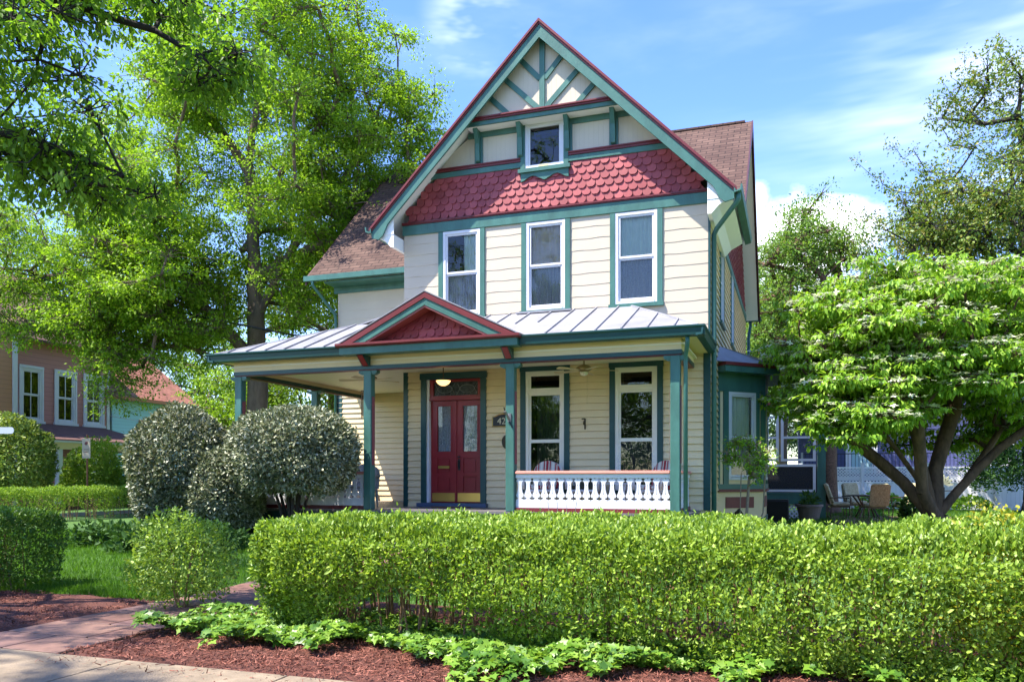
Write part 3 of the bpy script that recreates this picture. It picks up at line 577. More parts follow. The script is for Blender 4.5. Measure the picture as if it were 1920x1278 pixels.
# sawn-board railings
GAPH = [(.075, 0), (.198, 0), (.20, .004), (.225, .004), (.235, .045), (.25, .05), (.265, .045), (.27, .012), (.285, .014), (.30, .004), (.325, .012), (.36, .030), (.42, .043), (.50, .047), (.545, .040), (.555, .036), (.56, .012), (.585, .012), (.592, .028), (.602, .032), (.612, .02), (.62, .0), (.70, 0)]
SLIT = [(.075, 0), (.325, 0), (.335, .007), (.348, .007), (.352, .003), (.49, .003), (.494, .007), (.507, .007), (.515, 0), (.60, 0), (.606, .008), (.618, .008), (.624, 0), (.70, 0)]
def fint(pr, z):
    for (z0, a0), (z1, a1) in zip(pr, pr[1:]):
        if z0 <= z <= z1: return a0 + (a1 - a0) * (z - z0) / max(1e-9, z1 - z0)
    return 0
def railing(P0, P1, out):
    P0, P1 = Vector((*P0, 0)), Vector((*P1, 0)); Ln = (P1 - P0).length; pl = Plane(P0, P1 - P0, (*out, 0))
    n = round(Ln / .155); pit = Ln / n
    m = MB(); pl.box(m, .0, Ln, -.055, .065, FL + .70, FL + .735); pl.box(m, 0, Ln, -.045, .05, FL + .736, FL + .755); r = part('railing', m, PINKR, bevel=.008)
    m = MB(); pl.box(m, 0, Ln, -.05, .04, FL + .004, FL + .075); m.build('bottom_rail', RED, r)
    m = MB(); pl.box(m, 0, Ln, .004, .03, FL + .628, FL + .699); m.build('apron', WHITE, r)
    zs = sorted({z for z, _ in GAPH} | {z for z, _ in SLIT})
    for i in range(n):
        c = (i + .5) * pit; m = MB()
        for s in (-1, 1):
            for z0, z1 in zip(zs, zs[1:]):
                q = []
                for z in (z0 + 1e-6, z1 - 1e-6): q.append((c + s * fint(SLIT, z), c + s * (pit / 2 - fint(GAPH, z) - .0007)))
                (i0, o0), (i1, o1) = q
                m.hexa([pl.p(i0, -.012, FL + z0), pl.p(o0, -.012, FL + z0), pl.p(o0, .012, FL + z0), pl.p(i0, .012, FL + z0), pl.p(i1, -.012, FL + z1), pl.p(o1, -.012, FL + z1), pl.p(o1, .012, FL + z1), pl.p(i1, .012, FL + z1)])
        m.build('baluster', WHITE, r)
railing((-.05, -1.8), (2.79, -1.8), (0, -1)); railing((2.885, -1.71), (2.885, -.03), (1, 0)); railing((-6.1, -1.8), (-3.22, -1.8), (0, -1)); railing((-6.2, -1.71), (-6.2, .95), (-1, 0)); railing((-6.2, 1.15), (-6.2, 3.68), (-1, 0))
# canted bay on the right side
B0, B1, B2 = Vector((3.27, 1.85, 0)), Vector((4.19, 2.77, 0)), Vector((4.19, 4.6, 0)); B3 = Vector((3.27, 5.52, 0)); s2 = math.sqrt(.5)
BP = [Plane(B0, B1 - B0, (s2, -s2, 0)), Plane(B1, B2 - B1, (1, 0, 0)), Plane(B2, B3 - B2, (s2, s2, 0))]
for k, pl in enumerate(BP):
    W_ = ((B1 - B0).length, (B2 - B1).length, (B3 - B2).length)[k]; g0, g1 = W_ / 2 - .36, W_ / 2 + .40
    hl = [(g0, g1, 1.45, 3.36)]
    m = MB(); backing(m, pl, 0, W_, .2, 4.0, hl, 0); b = part('bay_wall', m, CREAML)
    m = MB(); pl.box(m, .0, .05, 0, .03, 1.36, 3.36); pl.box(m, W_ - .10, W_, 0, .032, 1.36, 3.36); pl.box(m, g0 - .14, g0, 0, .028, 1.36, 3.36); pl.box(m, g1, g1 + .11, 0, .028, 1.36, 3.36); pl.box(m, -.0, W_ + .01, 0, .036, 3.36, 3.75); pl.box(m, 0, W_ + .01, 0, .04, 1.25, 1.36); pl.box(m, 0, W_ + .01, 0, .03, .2, .62); m.build('bay_trim', GREEN, b)
    m = MB(); pl.box(m, 0, W_ + .02, 0, .06, 1.19, 1.248); pl.box(m, .22, W_ - .3, 0, .02, .84, 1.08); m.build('bay_panel', mat('brick_red_paint', (.17, .035, .03), .5, .1), b)
    m = MB(); pl.box(m, -.05, W_ + .16, 0, .32, 3.75, 3.88); m.build('bay_cornice', GREEN, b)
    m = MB(); pl.box(m, -.05, W_ + .16, 0, .34, 3.884, 3.955); m.build('bay_moulding', RED, b)
    window(pl, b, g0, g1, 1.45, 3.36, [(2.40, 3.26), (1.56, 2.32)], .10, curtains=[(g0 + .08, g1 - .08, 2.35, 3.3, CURT, 7), (g0 + .08, g1 - .08, 1.5, 2.35, SCREENC, 8)], glass=GLASS)
m = MB(); q = [(3.28, 1.45, 3.96), (4.36, 2.62, 3.96), (4.52, 2.65, 3.96), (4.52, 4.75, 3.96), (3.28, 5.95, 3.96)]; ap = [(3.28, 2.2, 4.38), (3.28, 5.2, 4.38)]
m.add(q + ap, [(0, 1, 5), (1, 2, 5), (2, 3, 6, 5), (3, 4, 6), (0, 1, 2, 3, 4)]); part('bay_roof', m, METALR)
# screened back porch
SP = Plane((0, 11.0, 0), (1, 0, 0), (0, -1, 0)); SR = Plane((5.74, 11, 0), (0, 1, 0), (1, 0, 0))
m = MB(); SP.box(m, 3.2, 5.74, -.1, .02, .68, .98); SP.box(m, 5.5, 5.75, -.12, .03, .2, 3.5); SR.box(m, .13, 4, -.1, .0, .68, .98); SR.box(m, 3.8, 4.0, -.1, .0, .2, 3.5); SP.box(m, 3.2, 5.76, .0, .04, .98, 1.03)
sp = part('screen_porch', m, GREEN)
m = MB(); SP.box(m, 3.2, 6.0, -.1, .1, 3.5, 3.78); m.build('frieze', CREAM, sp)
m = MB(); SP.box(m, 3.2, 6.1, -.1, .14, 3.785, 4.0); m.build('fascia', mat('red_board_paint', (.25, .05, .05), .6, .1), sp)
m = MB(); slab(m, [(3.2, 10.7, 4.1), (6.2, 10.7, 4.1), (6.2, 15.2, 4.4), (3.2, 15.2, 4.4)], .08); m.build('roof', SHF, sp)
m = MB(); m.box(3.2, 5.6, 11.1, 15, .66, .70); m.poly([(3.2, 15, .7), (5.7, 15, .7), (5.7, 15, 1.9), (3.2, 15, 1.9)]); m.build('floor', DARK, sp)
SCR = bpy.data.materials.new('porch_screen'); SCR.use_nodes = True; t_ = SCR.node_tree; b_ = t_.nodes['Principled BSDF']; b_.inputs['Base Color'].default_value = (.035, .036, .04, 1); b_.inputs['Roughness'].default_value = .7
x_ = t_.nodes.new('ShaderNodeBsdfTransparent'); y_ = t_.nodes.new('ShaderNodeMixShader'); y_.inputs[0].default_value = .5; t_.links.new(x_.outputs[0], y_.inputs[1]); t_.links.new(b_.outputs[0], y_.inputs[2]); t_.links.new(y_.outputs[0], t_.nodes['Material Output'].inputs[0])
for a0, a1, z0, z1 in ((3.9, 5.46, 1.05, 1.92), (3.3, 3.84, 1.05, 1.92), (4.42, 5.46, 2.02, 3.46), (3.3, 3.9, 2.02, 3.46), (3.96, 4.36, 2.02, 3.46)):
    m = MB()
    SP.box(m, a0, a0 + .085, -.04, .03, z0, z1); SP.box(m, a1 - .085, a1, -.04, .03, z0, z1); SP.box(m, a0 + .085, a1 - .085, -.04, .03, z0, z0 + .075); SP.box(m, a0 + .085, a1 - .085, -.04, .03, z1 - .075, z1)
    if z0 > 2: SP.box(m, a0 + .085, a1 - .085, -.035, .025, 2.73, 2.80)
    f = m.build('screen_frame', WHITE, sp)
    m = MB(); m.poly([SP.p(a0 + .05, 0, z0 + .04), SP.p(a1 - .05, 0, z0 + .04), SP.p(a1 - .05, 0, z1 - .04), SP.p(a0 + .05, 0, z1 - .04)]); m.build('screen', SCR, f)
def lattice(mb, pl, a0, a1, z0, z1, pitch=.11, w_=.028, o=.0, t=.008):
    for s, oo in ((1, o), (-1, o + t + .001)):
        a = a0 - (z1 - z0)
        while a < a1 + (z1 - z0):
            # slat from (a, z0) rising at 45 degrees, clipped to the panel
            x0, y0, x1, y1 = (a, z0, a + (z1 - z0), z1) if s > 0 else (a, z1, a + (z1 - z0), z0)
            if x0 < a0: y0 += s * (a0 - x0); x0 = a0
            if x1 > a1: y1 -= s * (x1 - a1); x1 = a1
            if x1 - x0 > .02:
                n = w_ * .7
                mb.hexa([pl.p(x0 - n / 2, oo, y0 + s * n / 2), pl.p(x0 + n / 2, oo, y0 - s * n / 2), pl.p(x0 + n / 2, oo + t, y0 - s * n / 2), pl.p(x0 - n / 2, oo + t, y0 + s * n / 2),
                         pl.p(x1 - n / 2, oo, y1 + s * n / 2), pl.p(x1 + n / 2, oo, y1 - s * n / 2), pl.p(x1 + n / 2, oo + t, y1 - s * n / 2), pl.p(x1 - n / 2, oo + t, y1 + s * n / 2)])
            a += pitch
m = MB(); lattice(m, SP, 3.3, 5.5, .2, .66, .14, .05, -.08); m.build('lattice', WHITE, sp)

# ------------------------------------------------------------------ things on the porch
def HT(name, label, cat, u, v, z, rot=0.0, group=None): return thing(name, label, cat, H(u, v, z), HR + rot, group)
def place(o, u, v, z, rot=0.0): o.location = H(u, v, z); o.rotation_euler = (0, 0, HR + rot)
FANB = mat('maple_fan_blade', (.62, .50, .33), .5, .1); FANM = mat('antique_brass_fan', (.34, .25, .13), .35, metal=.6)
def fan(u, v, rot, label):
    t = HT('ceiling_fan', label, 'ceiling fan', u, v, 3.80, rot, 'porch ceiling fans')
    m = MB(); m.lathe([(.0, 0), (.065, -.0), (.05, -.04), (.015, -.05), (.013, -.12), (.03, -.13), (.10, -.15), (.15, -.19), (.155, -.215), (.11, -.25), (.06, -.27), (0, -.27)], n=24); m.build('motor', FANM, t, smooth=True)
    m = MB(); m.lathe([(0, -.27), (.075, -.272), (.085, -.29), (.06, -.335), (0, -.35)], n=20); m.build('light_bowl', mat('frosted_glass', (.75, .7, .58), .3), t, smooth=True)
    for k in range(5):
        a = 2 * math.pi * k / 5; c, s = math.cos(a), math.sin(a); m = MB(); T = lambda x, y, z: (x * c - y * s, x * s + y * c, z)
        m.prism([T(.10, -.02, -.245), T(.20, -.05, -.25), T(.60, -.075, -.262), T(.66, -.04, -.262), T(.66, .04, -.238), T(.60, .07, -.236), T(.20, .045, -.244), T(.10, .02, -.245)], (0, 0, .008)); m.build('blade', FANB, t)
    m = MB(); m.tube([(.06, 0, -.33), (.06, 0, -.85)], .0025, 4); m.lathe([(0, 0), (.008, .01), (0, .03)], (.06, 0, -.88), 6); m.build('pull_chain', FANM, t)
fan(1.02, -.9, .35, 'tan five bladed ceiling fan under the porch roof in front of the two tall windows'); fan(-3.62, -.9, .9, 'tan five bladed ceiling fan under the left end of the porch')
t = HT('porch_lamp', 'lit glass bowl lamp hanging on a rod before the red front door', 'lamp', -1.93, -.9, 3.80)
m = MB(); m.lathe([(0, 0), (.06, 0), (.055, -.02), (.012, -.035), (.010, -.30), (.02, -.31), (0, -.32)], n=14); m.build('rod', BRONZE, t, smooth=True)
m = MB(); m.lathe([(0, -.43), (.05, -.425), (.11, -.39), (.145, -.34), (.150, -.325), (.14, -.325), (.0, -.33)], n=24); m.build('bowl', emit('lit_amber_glass', (1.0, .60, .22), .8), t, smooth=True)
t = HT('house_number_plaque', 'dark arched plaque with gold number 420 beside the red door', 'plaque', -.93, -.025, 2.70)
ar = [(-.26, -.13), (.26, -.13), (.26, .08), (.2, .09), (.12, .13), (0, .15), (-.12, .13), (-.2, .09), (-.26, .08)]
m = MB(); m.prism([(a, 0, z) for a, z in ar], (0, -.02, 0)); m.build('board', BLACK, t)
m = MB(); m.tube([(a * .95, -.022, z * .93) for a, z in ar + ar[:1]], .008, 5); m.build('rim', BRASS, t)
fc = bpy.data.curves.new('number', 'FONT'); fc.body = '420'; fc.size = .19; fc.align_x = 'CENTER'; fc.extrude = .004; tmp = bpy.data.objects.new('tmp', fc); COL.objects.link(tmp)
me = bpy.data.meshes.new_from_object(tmp.evaluated_get(bpy.context.evaluated_depsgraph_get())); bpy.data.objects.remove(tmp)
me.materials.clear(); o = obj('number', me, mat('pale_gold_lettering', (.62, .55, .38), .4), t); o.location = (0, -.026, -.075); o.rotation_euler = (R(90), 0, 0)
ov = MB(); ov.prism([(.10 * math.cos(a) * (1 if abs(math.cos(a)) > .3 else 1), 0, .145 * math.sin(a) * min(1, 1.15)) for a in np.linspace(0, 2 * math.pi, 25)[:-1]], (0, -.03, 0))
o = ov.build('wall_mailbox', BRONZE); tag(o, 'oval dark bronze wall box below the house number', 'wall box'); place(o, -.87, -.025, 2.25)
m = MB(); m.tube([(0, 0, .0), (0, -.10, .02), (0, -.13, -.02), (0, -.10, -.05)], .012, 6); m.box(-.015, .015, -.012, .0, -.14, .08); m.box(-.07, .0, -.016, -.004, .06, .085); o = m.build('wall_hook', BRONZE); tag(o, 'small dark iron plant hook on the cream siding between the porch windows', 'hook'); place(o, .82, -.02, 2.62)
t = HT('flag_bracket', 'dark metal flag pole bracket screwed to the porch post right of the steps', 'bracket', -.145, -1.89, 2.62)
m = MB(); m.box(-.035, .035, -.02, 0, -.09, .07); m.tube([(-.0, -.02, -.05), (-.035, -.16, .10)], .022, 8); m.build('socket', mat('pewter', (.2, .2, .21), .4, metal=.7), t)
m = MB(); m.tube([(.0, -.02, -.08), (.06, -.03, -.20)], .012, 6); m.tube([(-.035, -.16, .10), (-.05, -.17, .17)], .012, 6); m.build('screw_stem', BLACK, t)
t = HT('wind_chime', 'bamboo wind chime hanging from the porch beam by the left post', 'wind chime', -3.36, -1.55, 3.62)
m = MB(); m.lathe([(0, -.36), (.09, -.36), (.09, -.38), (0, -.38)], n=12); m.tube([(0, 0, 0), (0, 0, -.36)], .004, 4); m.build('disc', mat('bamboo', (.22, .12, .05), .6, .2), t)
for k in range(5):
    a = k * 1.256; m = MB(); m.tube([(.07 * math.cos(a), .07 * math.sin(a), -.40), (.07 * math.cos(a), .07 * math.sin(a), -.75 - .06 * k)], .014, 6); m.build('rod', mat('bamboo', (.22, .12, .05)), t)
m = MB(); m.prism([(.46 * math.cos(a), .24 * math.sin(a), 0) for a in np.linspace(0, math.pi, 18)], (0, 0, .018)); o = m.build('doormat', mat('brown_coir', (.11, .06, .03), .95, .3, 60)); tag(o, 'half round brown doormat lying before the red door', 'doormat'); place(o, -2.08, -.18, FL, math.pi)
STRP = stripes('red_cream_stripe_fabric', [(.30, .015, .025), (.55, .50, .42), (.30, .015, .025), (.42, .38, .34), (.62, .58, .5)], 0, .12)
WICK = mat('white_wicker', (.62, .60, .57), .7, .35, 60, .5, 70); WICKG = mat('grey_wicker', (.30, .30, .29), .7, .35, 60, .5, 70)
def chair(u, v, rot, label, back, frame_m, fabric, z=FL, group='porch chairs'):
    t = HT('porch_chair', label, 'chair', u, v, z, rot, group)
    m = MB(); m.box(-.29, .29, -.28, .26, .34, .40); s_ = m.build('seat', frame_m, t, bevel=.02)
    m = MB(); m.box(-.26, .26, -.27, .22, .402, .48); m.build('seat_cushion', fabric, t, bevel=.03)
    arch = [(.30 * math.cos(a), .40 + back * .62 + (back * .38) * math.sin(a)) for a in np.linspace(0, math.pi, 13)]
    m = MB(); m.prism([(-.30, .26, .38)] + [(x, .26 + (z_ - .4) * .22, z_) for x, z_ in arch[::-1]] + [(.30, .26, .38)], (0, .05, 0)); m.build('backrest', frame_m, t)
    m = MB(); m.prism([(-.25, .20, .46)] + [(x * .86, .20 + (z_ - .4) * .21, z_ + .012) for x, z_ in arch[::-1]] + [(.25, .20, .46)], (0, .05, 0)); m.build('back_cushion', fabric, t)
    for s in (-1, 1):
        m = MB(); m.tube([(s * .31, -.28, .40), (s * .32, -.29, .62), (s * .32, -.2, .66), (s * .31, .28, .66)], .03, 8); m.build('armrest', frame_m, t, smooth=True)
        for y in (-.26, .24): m = MB(); m.tube([(s * .27, y, .35), (s * .28, y * 1.05, .0)], [.026, .018], 8); m.build('leg', frame_m, t)
chair(.14, -.72, .0, 'striped cushion porch chair in front of the left tall window', .56, WICK, STRP); chair(2.35, -.62, -.45, 'striped cushion porch chair in the right corner of the porch', .55, WICK, STRP); chair(-4.0, -.6, .2, 'plain grey wicker porch chair behind the left railing', .52, WICKG, WICKG)
chair(.95, -.55, .05, 'low white wicker porch chair with plain cushion between the two striped ones', .34, WICK, mat('dark_olive_cushion', (.05, .05, .03), .9, .2, 30))
t = HT('side_table', 'small white wicker side table between the porch chairs', 'side table', 1.62, -.55, FL)
m = MB(); m.lathe([(0, .50), (.25, .50), (.25, .53), (0, .53)], n=20); m.build('top', WICK, t)
for k in range(4): m = MB(); m.tube([(.19 * math.cos(k * 1.57 + .78), .19 * math.sin(k * 1.57 + .78), .5), (.22 * math.cos(k * 1.57 + .78), .22 * math.sin(k * 1.57 + .78), 0)], .018, 6); m.build('leg', WICK, t)
# beside the house
m = MB(); rb = random.Random(8)
prof = [(.0, 0), (.30, 0), (.33, .12), (.27, .32), (.16, .48), (.06, .56), (0, .57)]; m.lathe(prof, n=18)
m.v = [(x * (1 + .18 * math.sin(7 * math.atan2(y, x) + z * 9)), y * (1 + .18 * math.cos(5 * math.atan2(y, x))), z * (1 + .1 * math.sin(3 * x * 9))) for x, y, z in m.v]
o = m.build('garden_bag', mat('black_plastic_bag', (.008, .008, .01), .35, bump=.6, bscale=14), smooth=True); tag(o, 'crumpled black bag slumped by the downspout next to the bay window', 'bag'); place(o, 3.72, 1.05, .26)
m = MB(); m.box(-.62, .62, -.35, .35, 0, .62); 
o = HT('air_conditioner', 'black cabinet standing against the teal skirt of the back porch', 'air conditioner', 4.05, 9.6, .2)
m.build('cabinet', mat('matt_black_cabinet', (.006, .006, .007), .6), o, bevel=.02); m = MB(); m.box(-.60, .60, -.33, .33, .622, .65); m.build('lid', BLACK, o)
t = HT('planter', 'tapered taupe planter with small plant by the back porch corner', 'planter', 5.25, 9.9, .2)
m = MB(); m.lathe([(0, 0), (.26, 0), (.36, .42), (.40, .43), (.40, .50), (.35, .50), (.33, .44), (0, .44)], n=4 * 6); m.build('pot', mat('taupe_pot', (.16, .13, .115), .7, .1), t)
# ------------------------------------------------------------------ leaves by the thousand
def npmesh(name, V, F):                     # V (n,3); F list of (m,k) index arrays
    me = bpy.data.meshes.new(name); me.vertices.add(len(V)); me.vertices.foreach_set('co', np.ascontiguousarray(V, dtype=np.float32).ravel())
    idx = np.concatenate([f.ravel() for f in F]).astype(np.int32)
    st = []; k = 0
    for f in F: st.append(k + np.arange(len(f)) * f.shape[1]); k += f.size
    st = np.concatenate(st).astype(np.int32)
    me.loops.add(len(idx)); me.loops.foreach_set('vertex_index', idx)
    me.polygons.add(len(st)); me.polygons.foreach_set('loop_start', st)
    me.update(calc_edges=True); return me
T_KITE = (np.array([(0, 0, 0), (.42, .27, .07), (1, 0, -.02), (.42, -.27, .07)]), [np.array([[0, 1, 2], [0, 2, 3]])])
T_LEAF = (np.array([(0, 0, 0), (.28, .23, .06), (.68, .19, .05), (1, 0, -.04), (.68, -.19, .05), (.28, -.23, .06)]), [np.array([[0, 3, 2, 1], [0, 5, 4, 3]])])
T_IVY = (np.array([(.05, 0, 0), (-.12, .3, .03), (.22, .28, .05), (.36, .56, .02), (.58, .22, .05), (1, 0, -.04), (.58, -.22, .05), (.36, -.56, .02), (.22, -.28, .05), (-.12, -.3, .03)]), [np.array([[0, 5, 4, 3, 2, 1], [0, 9, 8, 7, 6, 5]])])
T_BLADE = (np.array([(0, .03, 0), (.5, .022, .03), (1, 0, .16), (.5, -.022, .03), (0, -.03, 0)]), [np.array([[0, 4, 3, 2, 1]])])
_st = [(0, 0, 0)]
for _k in range(4):
    _a = _k * math.pi / 2; _c, _s = math.cos(_a), math.sin(_a)
    for _x, _y, _z in ((.45, .28, .05), (1, 0, -.02), (.45, -.28, .05)): _st.append((_x * _c - _y * _s, _x * _s + _y * _c, _z))
T_STAR = (np.array(_st), [np.array([[0, 1 + 3 * k, 2 + 3 * k, 3 + 3 * k] for k in range(4)])])
T_DROOP = (np.array([(0, 0, 0), (.25, .20, .03), (.62, .20, -.06), (1, 0, -.26), (.62, -.20, -.06), (.25, -.20, .03)]), [np.array([[0, 3, 2, 1], [0, 5, 4, 3]])])
def unit(a): return a / np.maximum(np.linalg.norm(a, axis=-1, keepdims=True), 1e-9)
def leaves(name, P, ax, nr, S, T, m, parent=None):
    P = np.asarray(P); ax = unit(ax); y = unit(np.cross(nr, ax)); n = np.cross(ax, y); S = np.broadcast_to(np.asarray(S), (len(P),))
    tv, tf = T; k = len(tv)
    V = P[:, None, :] + S[:, None, None] * (tv[None, :, 0, None] * ax[:, None, :] + tv[None, :, 1, None] * y[:, None, :] + tv[None, :, 2, None] * n[:, None, :])
    F = [(f[None] + (np.arange(len(P)) * k)[:, None, None]).reshape(-1, f.shape[1]) for f in tf]
    return obj(name, npmesh(name, V.reshape(-1, 3), F), m, parent)
def rdir(r, n): return unit(r.normal(size=(n, 3)))
def nz3(P, f, seed=0):                      # cheap smooth noise, about -1..1
    r = np.random.default_rng(seed); s = 0
    for k in range(5):
        d = r.normal(size=3); d = d / np.linalg.norm(d) * f * (1 + .55 * k); s = s + np.sin(P @ d + r.uniform(0, 6.28)) / (1 + .3 * k)
    return s / 2.2
def gz(v):                                  # ground height across the plot
    t = np.clip((np.asarray(v, float) + 7.6) / 4.0, 0, 1); return .2 * t * t * (3 - 2 * t)
def huv(u, v, z):                           # arrays in house plan -> world
    return np.stack([HX + u * CA - v * SA, HY + u * SA + v * CA, z], -1)
# leaf colours
PRIVET = isl('privet_leaf', [(.075, .15, .014), (.18, .30, .027), (.29, .43, .045), (.42, .55, .11)], .42, .45, trans=.36)
MAPLE = isl('maple_leaf', [(.10, .19, .014), (.19, .32, .02), (.27, .41, .034), (.34, .48, .06)], .5, .3, trans=.48, tcol=(1.15, 1.25, .55))
NEARL = isl('near_tree_leaf', [(.08, .16, .018), (.14, .25, .026), (.21, .33, .04)], .45, .35, trans=.55, tcol=(1.5, 1.6, .6))
DOGL = isl('dogwood_leaf', [(.12, .26, .02), (.23, .41, .034), (.34, .51, .06)], .5, .3, trans=.40)
BRACT = isl('dogwood_bract', [(.62, .66, .42), (.74, .76, .58), (.8, .8, .66)], .6, .2, trans=.25, tcol=(1, 1, .9))
BRONZEL = isl('bronze_green_leaf', [(.06, .12, .02), (.13, .22, .03), (.21, .30, .045), (.26, .22, .045)], .45, .4, trans=.3)
PALEL = isl('pale_tree_leaf', [(.10, .21, .035), (.16, .29, .05), (.22, .35, .07)], .5, .3, trans=.4)
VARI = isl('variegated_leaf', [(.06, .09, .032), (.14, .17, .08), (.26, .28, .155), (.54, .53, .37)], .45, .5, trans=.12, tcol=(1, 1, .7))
IVYL = isl('ivy_leaf', [(.04, .11, .012), (.09, .20, .018), (.17, .31, .03), (.25, .38, .05)], .4, .4, trans=.28)
DARKL = isl('dark_low_leaf', [(.03, .08, .015), (.05, .12, .02), (.08, .17, .03)], .65, .3, trans=.2)
GOLD = isl('golden_leaf', [(.22, .26, .02), (.36, .34, .025), (.45, .38, .04)], .5, .3, trans=.35)
YELG = isl('yellow_green_leaf', [(.13, .24, .025), (.22, .36, .04), (.3, .42, .06)], .5, .3, trans=.4)
GRASSM = isl('grass_blade', [(.05, .15, .008), (.09, .22, .012), (.13, .28, .018)], .5, .3, trans=.4)
STEM = mat('tan_stem', (.22, .13, .07), .8, .3, 20)
BARK = mat('grey_brown_bark', (.15, .105, .075), .9, .4, 6, .8, 14, stretch=(1, 1, .3))
BARKR = mat('warm_brown_bark', (.10, .058, .034), .85, .5, 9, .9, 18, stretch=(1, 1, .35))
BARKD = mat('dark_bark', (.03, .024, .02), .9, .3, 6, .6, 16)

# ------------------------------------------------------------------ ground
us = np.array([-900, -300, -100, -60] + list(np.arange(-40, 41, 1.0)) + [60, 100, 300, 900]); vsv = np.array([-300, -100, -40, -20, -12] + list(np.arange(-8, -2.9, .5)) + [0, 5, 20, 60, 200, 900])
UU, VV = np.meshgrid(us, vsv); P = huv(UU.ravel(), VV.ravel(), gz(VV.ravel())); nu = len(us)
ii = np.array([[j * nu + i, j * nu + i + 1, (j + 1) * nu + i + 1, (j + 1) * nu + i] for j in range(len(vsv) - 1) for i in range(nu - 1)])
struct(obj('ground', npmesh('ground', P, [ii]), mat('lawn_soil', (.035, .085, .012), .95, col2=(.065, .14, .02), vscale=1.2, bump=.5, bscale=50)))
def sheet(name, u0, u1, v0, v1, z, m, nu=1, nv=1, amp=0, seed=1):
    a = np.linspace(u0, u1, nu + 1); b = np.linspace(v0, v1, nv + 1); U, V = np.meshgrid(a, b); U = U.ravel(); V = V.ravel(); Z = gz(V) + z
    if amp: Q = np.stack([U, V, V * 0], -1); ed_ = np.clip(np.minimum(np.minimum(U - u0, u1 - U), np.minimum(V - v0, v1 - V)) / .16, 0, 1); Z = Z - z + .012 + ed_ * (z - .012 + amp * (nz3(Q, 3.0, seed) + .6 * nz3(Q, 11, seed + 1)) + amp)
    k = nu + 1; f = np.array([[j * k + i, j * k + i + 1, (j + 1) * k + i + 1, (j + 1) * k + i] for j in range(nv) for i in range(nu)])
    return struct(obj(name, npmesh(name, huv(U, V, Z), [f]), m))
CONC = mat('buff_concrete', (.21, .16, .105), .9, .3, 5, .35, 60)
def slabs(name, u0, u1, v0, v1, z, nu, nv, m, gap=.012, jit=0, t=.06, zf=None):
    mb = MB(); rg_ = random.Random(5)
    for j in range(nv):
        off = (j % 2) * .5 * (u1 - u0) / nu if jit else 0
        va, vb = v0 + (v1 - v0) * j / nv, v0 + (v1 - v0) * (j + 1) / nv
        xs = [u0 + (u1 - u0) * i / nu + (off if 0 < i < nu else 0) for i in range(nu + 1)] if jit else [u0 + (u1 - u0) * i / nu for i in range(nu + 1)]
        for a, b in zip(xs, xs[1:]):
            d = rg_.uniform(-.003, .003) if jit else 0; q = [(a + gap / 2, va + gap / 2), (b - gap / 2, va + gap / 2), (b - gap / 2, vb - gap / 2), (a + gap / 2, vb - gap / 2)]
            g = [float(gz(y)) + z + d for _, y in q]
            mb.hexa([H(x, y, gg - t) for (x, y), gg in zip(q, g)] + [H(x, y, gg) for (x, y), gg in zip(q, g)])
    return struct(obj(name, mb.mesh(name, bevel=.004), m))
slabs('sidewalk', -14, 12, -12.4, -10.88, .035, 17, 1, CONC, .018)
sheet('street', -60, 60, -40, -14.2, .01, mat('asphalt', (.05, .05, .052), .95, .2, 3, .4, 80))
PAVER = isl('stamped_paver', [(.14, .07, .052), (.20, .098, .068), (.12, .068, .068), (.22, .12, .082)], .6, .4, mott=(3.5, .6, 1.25))
slabs('brick_path', -2.32, -1.0, -10.86, -3.2, .03, 2, 13, PAVER, .026, 1)
MUL = mat('red_brown_mulch', (.05, .018, .011), .95, col2=(.15, .05, .032), vscale=38, bump=1.0, bscale=70)
mb1 = sheet('mulch_bed', -.98, 9, -10.885, -7.4, .02, MUL, 160, 60, .018, 2); mb2 = sheet('mulch_bed', -12, -2.36, -10.885, -8.2, .03, MUL, 110, 40, .022, 5)
r = np.random.default_rng(11)
def chips(u0, u1, v0, v1, n, z):
    U = r.uniform(u0, u1, n); V = r.uniform(v0, v1, n); Q = np.stack([U, V, V * 0], -1)
    ax = rdir(r, n); ax[:, 2] *= .35; nr = np.array([0, 0, 1.]) + .5 * r.normal(size=(n, 3))
    return huv(U, V, gz(V) + z + .022 + .018 * 1 + .018 * (nz3(Q, 3.0, 2) + .6 * nz3(Q, 11, 3)) + r.uniform(0, .012, n)), ax, nr
c1 = chips(-.98, 6.5, -10.85, -9.0, 30000, .004); c2 = chips(-6.5, -2.38, -10.8, -8.3, 13000, .004); c3 = chips(-.9, 4.5, -11.25, -10.86, 420, -.005)
o = leaves('mulch_chips', np.concatenate([c1[0], c2[0], c3[0]]), np.concatenate([c1[1], c2[1], c3[1]]), np.concatenate([c1[2], c2[2], c3[2]]), r.uniform(.02, .06, 43420), (T_BLADE[0] * np.array([1, 3.0, .2]), T_BLADE[1]), isl('mulch_chip', [(.06, .02, .013), (.14, .047, .03), (.23, .085, .056), (.31, .13, .09)], .9, .2))
stuff(o, 'shredded reddish brown bark mulch covering the planting beds', 'mulch')
